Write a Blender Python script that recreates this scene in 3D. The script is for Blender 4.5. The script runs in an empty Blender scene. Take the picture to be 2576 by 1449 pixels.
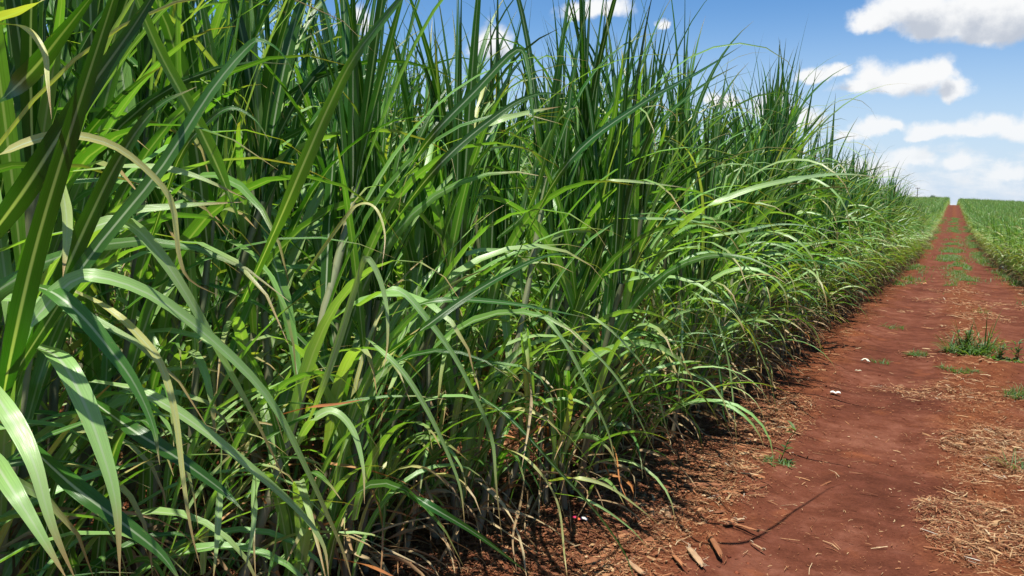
import bpy, math, random
import numpy as np
from mathutils import Vector, Matrix

scene = bpy.context.scene
COL = scene.collection
rng = np.random.default_rng(11)
random.seed(5)

# ------------------------------------------------------------------ camera
EYE = 1.6
PW, PH, PF = 2576.0, 1449.0, 2081.0        # frame the bearings below were read in


def cam_axes(yaw, pitch, roll):
    F = np.array([-math.sin(yaw) * math.cos(pitch), math.cos(yaw) * math.cos(pitch), math.sin(pitch)])
    R = np.array([math.cos(yaw), math.sin(yaw), 0.0])
    U = np.cross(R, F)
    c, s = math.cos(roll), math.sin(roll)
    return c * R + s * U, -s * R + c * U, F


RX, UX, FX = cam_axes(math.radians(27.77), math.radians(-6.56), math.radians(1.5))
cam_data = bpy.data.cameras.new("camera")
cam = bpy.data.objects.new("camera", cam_data)
COL.objects.link(cam)
M = Matrix(((RX[0], UX[0], -FX[0], 0), (RX[1], UX[1], -FX[1], 0), (RX[2], UX[2], -FX[2], EYE), (0, 0, 0, 1)))
cam.matrix_world = M
cam_data.sensor_width = 36
cam_data.lens = 36 * PF / PW
cam_data.clip_start = 0.05
cam_data.clip_end = 5000
scene.camera = cam


def ray(px, py):
    return FX + RX * (px - PW / 2) / PF - UX * (py - PH / 2) / PF


def on_ground(px, py, z=0.0):
    d = ray(px, py)
    t = (z - EYE) / d[2]
    return d[0] * t, d[1] * t


def on_side(px, py, X):
    """point seen at px,py standing in the plane x = -X beside the track"""
    d = ray(px, py)
    t = -X / d[0]
    return np.array([-X, d[1] * t, EYE + d[2] * t])


# ------------------------------------------------------------------ sun, sky
SUN_EL = math.radians(76)
SUNV = np.array([math.cos(SUN_EL) * 0.18, -math.cos(SUN_EL) * 0.98, math.sin(SUN_EL)])
sun_data = bpy.data.lights.new("sun", 'SUN')
sun_data.energy = 5.0
sun_data.angle = math.radians(0.5)
sun_data.color = (1.0, 0.955, 0.87)
sun = bpy.data.objects.new("sun", sun_data)
COL.objects.link(sun)
sun.rotation_euler = Vector(SUNV).to_track_quat('Z', 'Y').to_euler()
sun.location = (-30, 10, 50)

vs = scene.view_settings
vs.view_transform = 'Standard'
vs.look = 'None'
vs.gamma = 1
vs.exposure = 0.5

world = bpy.data.worlds.new("World")
scene.world = world
world.use_nodes = True
wt = world.node_tree
wt.nodes.clear()


def N(tree, kind, **kw):
    n = tree.nodes.new(kind)
    for k, v in kw.items():
        if k.startswith('i_'):
            key = k[2:]
            n.inputs[int(key) if key.isdigit() else key].default_value = v
        else:
            setattr(n, k, v)
    return n


def math_(tree, op, a, b=None, c=None, clamp=False):
    n = tree.nodes.new('ShaderNodeMath')
    n.operation = op
    n.use_clamp = clamp
    for i, v in enumerate((a, b, c)):
        if v is None:
            continue
        if isinstance(v, (int, float)):
            n.inputs[i].default_value = v
        else:
            tree.links.new(v, n.inputs[i])
    return n.outputs[0]


def uvdir(px, py):
    d = ray(px, py)
    return d[0] / d[1], d[2] / d[1]


# cumulus shapes: centre and half extents as bearings from the eye
CLOUDS = [
    (2205, 48, 85, 46), (2300, 20, 120, 80), (2420, 45, 150, 92), (2560, 40, 140, 105), (2350, 60, 120, 60), (2480, 85, 120, 55),
    (2045, 184, 50, 30), (2100, 182, 40, 26), (2160, 215, 70, 28), (2195, 200, 70, 62), (2285, 205, 120, 58), (2350, 195, 60, 50), (2400, 232, 55, 36),
    (2195, 330, 66, 32), (2130, 345, 40, 16), (2235, 330, 40, 20),
    (2350, 340, 90, 36), (2440, 330, 70, 42), (2500, 318, 60, 46), (2570, 335, 70, 50), (2310, 355, 50, 22),
    (2300, 405, 60, 32), (2405, 410, 60, 32), (2200, 425, 120, 34), (2530, 430, 70, 30),
    (1940, 262, 70, 40), (2010, 310, 90, 40), (1810, 260, 50, 32),
    (430, 90, 70, 55), (220, 100, 60, 40), (1235, 120, 60, 66), (1490, 25, 110, 40), (1660, 56, 22, 16), (900, 60, 60, 50),
]
grp = bpy.data.node_groups.new("cloud_density", 'ShaderNodeTree')
grp.interface.new_socket("P", in_out='INPUT', socket_type='NodeSocketVector')
grp.interface.new_socket("D", in_out='OUTPUT', socket_type='NodeSocketFloat')
gi = grp.nodes.new('NodeGroupInput')
go = grp.nodes.new('NodeGroupOutput')
n1 = N(grp, 'ShaderNodeTexNoise', i_Scale=16.0, i_Detail=7.0, i_Roughness=0.58)
grp.links.new(gi.outputs[0], n1.inputs['Vector'])
sub = N(grp, 'ShaderNodeVectorMath', operation='SUBTRACT')
grp.links.new(n1.outputs['Color'], sub.inputs[0])
sub.inputs[1].default_value = (.5, .5, .5)
scl = N(grp, 'ShaderNodeVectorMath', operation='MULTIPLY')
grp.links.new(sub.outputs[0], scl.inputs[0])
scl.inputs[1].default_value = (0.06, 0.045, 0)
add = N(grp, 'ShaderNodeVectorMath', operation='ADD')
grp.links.new(gi.outputs[0], add.inputs[0])
grp.links.new(scl.outputs[0], add.inputs[1])
acc = None
for (cx, cy, rx, ry) in CLOUDS:
    u0, v0 = uvdir(cx, cy)
    u1, _ = uvdir(cx + rx, cy)
    _, v1 = uvdir(cx, cy - ry)
    s1 = N(grp, 'ShaderNodeVectorMath', operation='SUBTRACT')
    grp.links.new(add.outputs[0], s1.inputs[0])
    s1.inputs[1].default_value = (u0, v0, 0)
    s2 = N(grp, 'ShaderNodeVectorMath', operation='MULTIPLY')
    grp.links.new(s1.outputs[0], s2.inputs[0])
    s2.inputs[1].default_value = (1 / abs(u1 - u0), 1 / abs(v1 - v0), 0)
    sx_ = N(grp, 'ShaderNodeSeparateXYZ'); grp.links.new(s2.outputs[0], sx_.inputs[0])
    cy_ = N(grp, 'ShaderNodeCombineXYZ'); grp.links.new(sx_.outputs[0], cy_.inputs[0])
    grp.links.new(math_(grp, 'MAXIMUM', sx_.outputs[1], math_(grp, 'MULTIPLY', sx_.outputs[1], -1.6)), cy_.inputs[1])
    ln = N(grp, 'ShaderNodeVectorMath', operation='LENGTH')
    grp.links.new(cy_.outputs[0], ln.inputs[0])
    d = math_(grp, 'SUBTRACT', 1.0, ln.outputs['Value'])
    if acc is None:
        acc = d
    else:
        acc = math_(grp, 'SMOOTH_MAX', acc, d, 0.35)
# layered cloud low over the horizon
sxyz = N(grp, 'ShaderNodeSeparateXYZ')
grp.links.new(gi.outputs[0], sxyz.inputs[0])
mp = N(grp, 'ShaderNodeVectorMath', operation='MULTIPLY')
grp.links.new(gi.outputs[0], mp.inputs[0])
mp.inputs[1].default_value = (9, 30, 1)
n2 = N(grp, 'ShaderNodeTexNoise', i_Scale=1.0, i_Detail=6.0, i_Roughness=0.6)
grp.links.new(mp.outputs[0], n2.inputs['Vector'])
band = N(grp, 'ShaderNodeMapRange', interpolation_type='SMOOTHSTEP')
grp.links.new(sxyz.outputs[1], band.inputs['Value'])
band.inputs['From Min'].default_value = 0.15
band.inputs['From Max'].default_value = 0.02
band.inputs['To Min'].default_value = -1.0
band.inputs['To Max'].default_value = 0.20
lay = math_(grp, 'ADD', band.outputs[0], math_(grp, 'MULTIPLY', math_(grp, 'SUBTRACT', n2.outputs['Fac'], 0.5), 2.0))
acc = math_(grp, 'SMOOTH_MAX', acc, lay, 0.2)
n3 = N(grp, 'ShaderNodeTexNoise', i_Scale=30.0, i_Detail=8.0, i_Roughness=0.62)
grp.links.new(gi.outputs[0], n3.inputs['Vector'])
acc = math_(grp, 'ADD', acc, math_(grp, 'MULTIPLY', math_(grp, 'SUBTRACT', n3.outputs['Fac'], 0.5), 0.95))
grp.links.new(acc, go.inputs[0])

tc = wt.nodes.new('ShaderNodeTexCoord')
sp = wt.nodes.new('ShaderNodeSeparateXYZ')
wt.links.new(tc.outputs['Generated'], sp.inputs[0])
yy = math_(wt, 'MAXIMUM', math_(wt, 'ABSOLUTE', sp.outputs[1]), 0.08)
uu = math_(wt, 'DIVIDE', sp.outputs[0], yy)
vv = math_(wt, 'DIVIDE', sp.outputs[2], yy)
cb = wt.nodes.new('ShaderNodeCombineXYZ')
wt.links.new(uu, cb.inputs[0])
wt.links.new(vv, cb.inputs[1])
g1 = wt.nodes.new('ShaderNodeGroup'); g1.node_tree = grp
g2 = wt.nodes.new('ShaderNodeGroup'); g2.node_tree = grp
wt.links.new(cb.outputs[0], g1.inputs[0])
off = N(wt, 'ShaderNodeVectorMath', operation='ADD')
wt.links.new(cb.outputs[0], off.inputs[0])
off.inputs[1].default_value = (-0.006, 0.02, 0)
wt.links.new(off.outputs[0], g2.inputs[0])
mask = N(wt, 'ShaderNodeMapRange', interpolation_type='SMOOTHSTEP')
wt.links.new(g1.outputs[0], mask.inputs['Value'])
mask.inputs['From Min'].default_value = -0.12
mask.inputs['From Max'].default_value = 0.50
shade = N(wt, 'ShaderNodeMapRange', interpolation_type='SMOOTHSTEP')
wt.links.new(g2.outputs[0], shade.inputs['Value'])
shade.inputs['From Min'].default_value = 0.18
shade.inputs['From Max'].default_value = 0.85
ccol = N(wt, 'ShaderNodeMix', data_type='RGBA')
lowsh = N(wt, 'ShaderNodeMapRange'); wt.links.new(vv, lowsh.inputs['Value'])
lowsh.inputs['From Min'].default_value = 0.05; lowsh.inputs['From Max'].default_value = 0.13; lowsh.inputs['To Min'].default_value = 0.15
wt.links.new(math_(wt, 'MULTIPLY', shade.outputs[0], lowsh.outputs[0]), ccol.inputs['Factor'])
ccol.inputs['A'].default_value = (0.98, 0.99, 1.0, 1)
ccol.inputs['B'].default_value = (0.56, 0.61, 0.70, 1)
sky = wt.nodes.new('ShaderNodeTexSky')
sky.sky_type = 'NISHITA'
sky.sun_disc = False
sky.sun_elevation = SUN_EL
sky.sun_rotation = math.atan2(SUNV[0], SUNV[1])
sky.altitude = 500
sky.air_density = 1.0
sky.dust_density = 0.2
sky.ozone_density = 2.4
bg1 = wt.nodes.new('ShaderNodeBackground')
bg1.inputs[1].default_value = 0.097
skh = N(wt, 'ShaderNodeHueSaturation', i_Saturation=1.3, i_Hue=0.505)
wt.links.new(sky.outputs[0], skh.inputs['Color'])
wt.links.new(skh.outputs[0], bg1.inputs[0])
bg2 = wt.nodes.new('ShaderNodeBackground')
bg2.inputs[1].default_value = 0.69
wt.links.new(ccol.outputs['Result'], bg2.inputs[0])
bg3 = wt.nodes.new('ShaderNodeBackground')
bg3.inputs[0].default_value = (0.62, 0.76, 0.98, 1)
bg3.inputs[1].default_value = 0.66
veil = N(wt, 'ShaderNodeMapRange', interpolation_type='SMOOTHSTEP')
wt.links.new(vv, veil.inputs['Value'])
veil.inputs['From Min'].default_value = 0.24; veil.inputs['From Max'].default_value = -0.02
veil.inputs['To Max'].default_value = 0.9
mv = wt.nodes.new('ShaderNodeMixShader')
wt.links.new(veil.outputs[0], mv.inputs[0]); wt.links.new(bg1.outputs[0], mv.inputs[1]); wt.links.new(bg3.outputs[0], mv.inputs[2])
mx = wt.nodes.new('ShaderNodeMixShader')
low = N(wt, 'ShaderNodeMapRange'); wt.links.new(vv, low.inputs['Value'])
low.inputs['From Min'].default_value = 0.0; low.inputs['From Max'].default_value = 0.12; low.inputs['To Min'].default_value = 0.75
fac = math_(wt, 'MULTIPLY', math_(wt, 'MULTIPLY', mask.outputs[0], low.outputs[0]), math_(wt, 'GREATER_THAN', sp.outputs[2], -0.02))
wt.links.new(fac, mx.inputs[0])
wt.links.new(mv.outputs[0], mx.inputs[1])
wt.links.new(bg2.outputs[0], mx.inputs[2])
wo = wt.nodes.new('ShaderNodeOutputWorld')
wt.links.new(mx.outputs[0], wo.inputs[0])

scene.cycles.max_bounces = 4
scene.cycles.diffuse_bounces = 1
scene.cycles.transmission_bounces = 3
scene.cycles.glossy_bounces = 2


# ------------------------------------------------------------------ helpers
def tag(o, label=None, cat=None, group=None, kind=None):
    if label: o['label'] = label
    if cat: o['category'] = cat
    if group: o['group'] = group
    if kind: o['kind'] = kind
    return o


def mesh_from(name, V, F, mats, smooth=True, uv=None, tint=None, matidx=None):
    me = bpy.data.meshes.new(name)
    V = np.asarray(V, dtype=np.float32); F = np.asarray(F, dtype=np.int32)
    me.vertices.add(len(V)); me.vertices.foreach_set('co', V.ravel())
    k = F.shape[1]
    me.loops.add(len(F) * k); me.loops.foreach_set('vertex_index', F.ravel())
    me.polygons.add(len(F))
    me.polygons.foreach_set('loop_start', np.arange(0, len(F) * k, k, dtype=np.int32))
    me.polygons.foreach_set('loop_total', np.full(len(F), k, dtype=np.int32))
    if smooth:
        me.polygons.foreach_set('use_smooth', np.ones(len(F), dtype=bool))
    for m in mats: me.materials.append(m)
    if matidx is not None:
        me.polygons.foreach_set('material_index', np.asarray(matidx, dtype=np.int32))
    if uv is not None:
        l = me.uv_layers.new(name="UVMap")
        l.data.foreach_set('uv', np.asarray(uv, dtype=np.float32)[F.ravel()].ravel())
    if tint is not None:
        a = me.attributes.new("tint", 'FLOAT', 'POINT')
        a.data.foreach_set('value', np.asarray(tint, dtype=np.float32))
    me.update(calc_edges=True)
    return me


def link(name, me, parent=None, loc=(0, 0, 0), rotz=0.0, scale=1.0):
    o = bpy.data.objects.new(name, me)
    COL.objects.link(o)
    o.location = loc
    o.rotation_euler = (0, 0, rotz)
    o.scale = (scale,) * 3 if isinstance(scale, (int, float)) else scale
    if parent: o.parent = parent
    return o


class Geo:
    """collects vertices / quads / uv / tint / material index"""
    def __init__(s): s.V = []; s.F = []; s.U = []; s.T = []; s.M = []; s.n = 0
    def add(s, V, F, U, T, m=0):
        V = np.asarray(V).reshape(-1, 3); F = np.asarray(F).reshape(-1, 4)
        s.V.append(V); s.F.append(F + s.n); s.U.append(np.asarray(U).reshape(-1, 2)); s.T.append(np.asarray(T).ravel())
        s.M.append(np.full(len(F), m)); s.n += len(V)
    def addg(s, g, m):
        s.V.append(np.concatenate(g.V)); s.F.append(np.concatenate(g.F) + s.n); s.U.append(np.concatenate(g.U)); s.T.append(np.concatenate(g.T))
        s.M.append(np.full(len(s.F[-1]), m)); s.n += len(s.V[-1])
    def build(s, name, mats):
        return mesh_from(name, np.concatenate(s.V), np.concatenate(s.F), mats, uv=np.concatenate(s.U), tint=np.concatenate(s.T), matidx=np.concatenate(s.M))


def vnoise(x, y, seed=0):
    """value noise on arrays"""
    xi = np.floor(x).astype(np.int64); yi = np.floor(y).astype(np.int64)
    xf = x - xi; yf = y - yi
    def h(a, b):
        n = (a * 374761393 + b * 668265263 + seed * 974634777) & 0x7fffffff
        n = ((n ^ (n >> 13)) * 1274126177) & 0x7fffffff
        return ((n ^ (n >> 16)) & 0xffff) / 65535.0
    sx = xf * xf * (3 - 2 * xf); sy = yf * yf * (3 - 2 * yf)
    return (h(xi, yi) * (1 - sx) + h(xi + 1, yi) * sx) * (1 - sy) + (h(xi, yi + 1) * (1 - sx) + h(xi + 1, yi + 1) * sx) * sy


def fbm(x, y, oct=4, seed=0):
    a = 0.5; t = 0
    for i in range(oct):
        t = t + a * (vnoise(x, y, seed + i) - 0.5); x = x * 2.03; y = y * 2.03; a *= 0.5
    return t


_py = np.array([-60, 8, 20, 32, 50, 90, 128, 180, 250, 310, 360, 460, 700, 1500.])
_pz = np.array([0.0, 0, -.30, -.75, -1.15, -1.25, -.55, .35, 1.25, 1.5, 1.2, -1.5, -9, -30.])


def terrain(x, y):
    """the lie of the land: a shallow dip, then a rise to the crest"""
    x = np.asarray(x, float); y = np.asarray(y, float)
    z = 0
    for k in (-6, -3, 0, 3, 6):
        z = z + np.interp(y + k * (1 + np.clip(y, 0, 200) / 40), _py, _pz) / 5
    s = np.clip((y - 12) / 30, 0, 1)
    z = z - s * 0.022 * np.clip(x - 2.0, 0, 60)
    return z


def relief(x, y):
    """ruts, loose soil and clods on top of the terrain"""
    x = np.asarray(x, float); y = np.asarray(y, float)
    xs = x + 0.22 * fbm(x * 0.9, y * 0.7, 2, 9)
    rut = np.exp(-((xs + 0.42) / 0.36) ** 4) + 0.8 * np.exp(-((xs - 1.05) / 0.32) ** 4)
    loose = np.clip(1 - rut, 0, 1)
    near = np.clip(1.4 - np.hypot(x, y) / 22, 0.0, 1)
    z = -0.035 * rut + 0.03 * fbm(x * 1.3, y * 1.3, 3, 3)
    z = z + near * loose * (0.075 * fbm(x * 6, y * 6, 4, 5) + 0.014 * fbm(x * 34, y * 34, 3, 6))
    z = z + near * rut * (0.010 * fbm(x * 16, y * 16, 4, 7) + 0.02 * fbm(x * 4, y * 3, 3, 8))
    z = z + 0.05 * np.clip((-x - 1.3) / 0.5, 0, 1)
    return z


def gz(x, y):
    return terrain(x, y) + relief(x, y)


# ------------------------------------------------------------------ materials
def mat(name):
    m = bpy.data.materials.new(name); m.use_nodes = True
    t = m.node_tree; t.nodes.clear()
    o = t.nodes.new('ShaderNodeOutputMaterial')
    return m, t, o


def ramp(t, src, stops):
    r = t.nodes.new('ShaderNodeValToRGB')
    e = r.color_ramp.elements
    while len(e) < len(stops): e.new(0.5)
    for i, (p, c) in enumerate(stops):
        e[i].position = p; e[i].color = (*c, 1)
    t.links.new(src, r.inputs[0])
    return r.outputs[0]


def mixc(t, fac, a, b, mode='MIX'):
    n = N(t, 'ShaderNodeMix', data_type='RGBA', blend_type=mode)
    for k, v in (('Factor', fac), ('A', a), ('B', b)):
        if isinstance(v, (int, float)): n.inputs[k].default_value = v
        elif isinstance(v, tuple): n.inputs[k].default_value = (*v, 1)
        else: t.links.new(v, n.inputs[k])
    return n.outputs['Result']


def leaf_material(name, stops, midrib, trans, trans_mul, rough=0.42, tipdry=True, spec=0.5):
    m, t, o = mat(name)
    at = N(t, 'ShaderNodeAttribute', attribute_name='tint')
    uv = t.nodes.new('ShaderNodeUVMap'); uv.uv_map = 'UVMap'
    s = t.nodes.new('ShaderNodeSeparateXYZ'); t.links.new(uv.outputs[0], s.inputs[0])
    tcn = t.nodes.new('ShaderNodeTexCoord')
    col = ramp(t, at.outputs['Fac'], stops)
    ns = N(t, 'ShaderNodeTexNoise', i_Scale=2.2, i_Detail=3.0)
    t.links.new(tcn.outputs['Object'], ns.inputs['Vector'])
    hv = N(t, 'ShaderNodeHueSaturation')
    t.links.new(col, hv.inputs['Color'])
    t.links.new(math_(t, 'MULTIPLY_ADD', ns.outputs['Fac'], 0.9, 0.55), hv.inputs['Value'])
    t.links.new(math_(t, 'MULTIPLY_ADD', ns.outputs['Fac'], 0.05, 0.475), hv.inputs['Hue'])
    col = hv.outputs[0]
    # veins running the length of the blade
    wv = t.nodes.new('ShaderNodeCombineXYZ')
    t.links.new(math_(t, 'MULTIPLY', s.outputs[0], 26.0), wv.inputs[0])
    t.links.new(math_(t, 'MULTIPLY', s.outputs[1], 3.0), wv.inputs[1])
    t.links.new(at.outputs['Fac'], wv.inputs[2])
    vn = N(t, 'ShaderNodeTexNoise', i_Scale=1.0, i_Detail=2.0)
    t.links.new(wv.outputs[0], vn.inputs['Vector'])
    veins = math_(t, 'MULTIPLY_ADD', vn.outputs['Fac'], 0.55, 0.72)
    vc = N(t, 'ShaderNodeVectorMath', operation='SCALE'); t.links.new(col, vc.inputs[0]); t.links.new(veins, vc.inputs['Scale'])
    col = vc.outputs[0]
    if midrib:
        d = math_(t, 'ABSOLUTE', math_(t, 'SUBTRACT', s.outputs[0], 0.5))
        mr = N(t, 'ShaderNodeMapRange', interpolation_type='SMOOTHSTEP')
        t.links.new(d, mr.inputs['Value'])
        mr.inputs['From Min'].default_value = 0.10; mr.inputs['From Max'].default_value = 0.03
        f = math_(t, 'MULTIPLY', mr.outputs[0], math_(t, 'SUBTRACT', 0.95, math_(t, 'MULTIPLY', s.outputs[1], 0.85)), clamp=True)
        col = mixc(t, f, col, midrib)
    if tipdry:
        sv = t.nodes.new('ShaderNodeCombineXYZ')
        t.links.new(math_(t, 'MULTIPLY', s.outputs[0], 3.0), sv.inputs[0]); t.links.new(math_(t, 'MULTIPLY', s.outputs[1], 16.0), sv.inputs[1])
        t.links.new(math_(t, 'MULTIPLY', at.outputs['Fac'], 37.0), sv.inputs[2])
        sn = N(t, 'ShaderNodeTexNoise', i_Scale=1.0, i_Detail=5.0, i_Roughness=0.7); t.links.new(sv.outputs[0], sn.inputs['Vector'])
        sm = N(t, 'ShaderNodeMapRange', interpolation_type='SMOOTHSTEP'); t.links.new(sn.outputs['Fac'], sm.inputs['Value'])
        sm.inputs['From Min'].default_value = 0.62; sm.inputs['From Max'].default_value = 0.72; sm.inputs['To Max'].default_value = 0.65
        ed = N(t, 'ShaderNodeMapRange', interpolation_type='SMOOTHSTEP'); t.links.new(math_(t, 'ABSOLUTE', math_(t, 'SUBTRACT', s.outputs[0], 0.5)), ed.inputs['Value'])
        ed.inputs['From Min'].default_value = 0.25; ed.inputs['From Max'].default_value = 0.48
        col = mixc(t, math_(t, 'MULTIPLY', sm.outputs[0], math_(t, 'MULTIPLY_ADD', ed.outputs[0], .8, .2)), col, (0.30, 0.24, 0.10))
        nt = N(t, 'ShaderNodeTexNoise', i_Scale=9.0, i_Detail=3.0)
        t.links.new(wv.outputs[0], nt.inputs['Vector'])
        q = math_(t, 'ADD', s.outputs[1], math_(t, 'MULTIPLY', math_(t, 'SUBTRACT', at.outputs['Fac'], 0.5), 0.22))
        tip = N(t, 'ShaderNodeMapRange', interpolation_type='SMOOTHSTEP')
        t.links.new(q, tip.inputs['Value'])
        tip.inputs['From Min'].default_value = 0.80; tip.inputs['From Max'].default_value = 1.02
        col = mixc(t, tip.outputs[0], col, (0.34, 0.24, 0.10))
    p = t.nodes.new('ShaderNodeBsdfPrincipled')
    t.links.new(col, p.inputs['Base Color'])
    p.inputs['Roughness'].default_value = rough
    p.inputs['Specular IOR Level'].default_value = spec
    bump = N(t, 'ShaderNodeBump', i_Strength=0.35, i_Distance=0.002)
    t.links.new(vn.outputs['Fac'], bump.inputs['Height'])
    t.links.new(bump.outputs[0], p.inputs['Normal'])
    tr = t.nodes.new('ShaderNodeBsdfTranslucent')
    tcol = mixc(t, 1.0, col, trans, 'MULTIPLY')
    t.links.new(tcol, tr.inputs[0])
    a = t.nodes.new('ShaderNodeMixShader')
    a.inputs[0].default_value = trans_mul
    t.links.new(p.outputs[0], a.inputs[1]); t.links.new(tr.outputs[0], a.inputs[2])
    t.links.new(a.outputs[0], o.inputs[0])
    return m


M_LEAF = leaf_material("cane_leaf", [(0, (0.022, 0.080, 0.009)), (0.3, (0.044, 0.138, 0.016)), (0.6, (0.180, 0.365, 0.085)), (0.9, (0.37, 0.51, 0.20)), (1, (0.48, 0.48, 0.17))],
                       (0.46, 0.54, 0.36), (1.8, 2.2, 0.32), 0.27, rough=0.33, spec=0.45)
M_DRY = leaf_material("dry_cane_leaf", [(0, (0.16, 0.09, 0.045)), (0.4, (0.33, 0.22, 0.11)), (0.8, (0.50, 0.39, 0.22)), (1, (0.42, 0.17, 0.05))],
                      None, (1.0, 0.9, 0.7), 0.2, rough=0.6, tipdry=False, spec=0.25)
M_WEED = leaf_material("weed_leaf", [(0, (0.04, 0.10, 0.025)), (0.5, (0.08, 0.165, 0.045)), (1, (0.20, 0.25, 0.09))],
                       None, (2.0, 2.2, 0.6), 0.35, rough=0.5)


def stalk_material():
    m, t, o = mat("cane_stalk")
    at = N(t, 'ShaderNodeAttribute', attribute_name='tint')
    uv = t.nodes.new('ShaderNodeUVMap'); uv.uv_map = 'UVMap'
    s = t.nodes.new('ShaderNodeSeparateXYZ'); t.links.new(uv.outputs[0], s.inputs[0])
    tcn = t.nodes.new('ShaderNodeTexCoord')
    col = ramp(t, s.outputs[1], [(0, (0.13, 0.09, 0.055)), (0.3, (0.17, 0.16, 0.09)), (0.6, (0.15, 0.19, 0.085)), (1, (0.09, 0.18, 0.045))])
    mp_ = N(t, 'ShaderNodeMapping'); mp_.inputs['Scale'].default_value = (30, 30, 4)
    t.links.new(tcn.outputs['Object'], mp_.inputs[0])
    ns = N(t, 'ShaderNodeTexNoise', i_Scale=1.0, i_Detail=4.0); t.links.new(mp_.outputs[0], ns.inputs['Vector'])
    col = mixc(t, math_(t, 'MULTIPLY', ns.outputs['Fac'], 0.9), col, (0.30, 0.27, 0.17))
    sc = N(t, 'ShaderNodeVectorMath', operation='SCALE'); t.links.new(col, sc.inputs[0])
    t.links.new(math_(t, 'MULTIPLY_ADD', at.outputs['Fac'], 0.7, 0.55), sc.inputs['Scale'])
    p = t.nodes.new('ShaderNodeBsdfPrincipled'); t.links.new(sc.outputs[0], p.inputs['Base Color'])
    p.inputs['Roughness'].default_value = 0.5
    t.links.new(p.outputs[0], o.inputs[0])
    return m


M_STALK = stalk_material()


def soil_material():
    m, t, o = mat("red_soil")
    g = t.nodes.new('ShaderNodeNewGeometry')
    s = t.nodes.new('ShaderNodeSeparateXYZ'); t.links.new(g.outputs['Position'], s.inputs[0])
    def noise(scale, det=4.0, rough=0.55):
        n = N(t, 'ShaderNodeTexNoise', i_Scale=scale, i_Detail=det, i_Roughness=rough)
        t.links.new(g.outputs['Position'], n.inputs['Vector']); return n.outputs['Fac']
    a = noise(1.1, 5); b = noise(7, 5, 0.65); c = noise(60, 4, 0.7); d = noise(260, 3, 0.6)
    xs = math_(t, 'ADD', s.outputs[0], math_(t, 'MULTIPLY', math_(t, 'SUBTRACT', a, 0.5), 0.9))
    def rutmask(c0, w):
        q = math_(t, 'ABSOLUTE', math_(t, 'SUBTRACT', xs, c0))
        r = N(t, 'ShaderNodeMapRange', interpolation_type='SMOOTHSTEP'); t.links.new(q, r.inputs['Value'])
        r.inputs['From Min'].default_value = w + .2; r.inputs['From Max'].default_value = w - .2
        return r.outputs[0]
    rut = math_(t, 'MAXIMUM', rutmask(-0.42, 0.5), rutmask(1.05, 0.4))
    rut = math_(t, 'MULTIPLY', rut, math_(t, 'MULTIPLY_ADD', b, 1.2, 0.25), clamp=True)
    packed = ramp(t, math_(t, 'MULTIPLY_ADD', a, 0.5, math_(t, 'MULTIPLY', b, 0.5)), [(0.36, (0.062, 0.018, 0.011)), (0.5, (0.128, 0.040, 0.023)), (0.64, (0.205, 0.078, 0.047))])
    loose = ramp(t, math_(t, 'MULTIPLY_ADD', b, 0.6, math_(t, 'MULTIPLY', c, 0.4)), [(0.3, (0.060, 0.016, 0.008)), (0.5, (0.150, 0.048, 0.020)), (0.72, (0.275, 0.102, 0.042))])
    col = mixc(t, rut, loose, packed)
    # orange crumbly patches
    pt = N(t, 'ShaderNodeMapRange', interpolation_type='SMOOTHSTEP'); t.links.new(noise(2.3, 4), pt.inputs['Value'])
    pt.inputs['From Min'].default_value = 0.60; pt.inputs['From Max'].default_value = 0.74; pt.inputs['To Max'].default_value = 0.6
    col = mixc(t, pt.outputs[0], col, (0.27, 0.085, 0.035))
    # pale flecks of chaff
    fl = N(t, 'ShaderNodeMapRange'); t.links.new(noise(150, 2, 0.5), fl.inputs['Value'])
    fl.inputs['From Min'].default_value = 0.73; fl.inputs['From Max'].default_value = 0.80; fl.inputs['To Max'].default_value = 0.5
    col = mixc(t, fl.outputs[0], col, (0.36, 0.20, 0.11))
    sc = N(t, 'ShaderNodeVectorMath', operation='SCALE'); t.links.new(col, sc.inputs[0])
    t.links.new(math_(t, 'MULTIPLY_ADD', c, 0.7, 0.65), sc.inputs['Scale'])
    p = t.nodes.new('ShaderNodeBsdfPrincipled'); t.links.new(sc.outputs[0], p.inputs['Base Color'])
    p.inputs['Roughness'].default_value = 0.95; p.inputs['Specular IOR Level'].default_value = 0.1
    h = math_(t, 'ADD', math_(t, 'MULTIPLY', c, 1.0), math_(t, 'MULTIPLY', d, 0.5))
    b1 = N(t, 'ShaderNodeBump', i_Strength=0.7, i_Distance=0.012); t.links.new(h, b1.inputs['Height'])
    t.links.new(b1.outputs[0], p.inputs['Normal'])
    t.links.new(p.outputs[0], o.inputs[0])
    return m


M_SOIL = soil_material()


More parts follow.
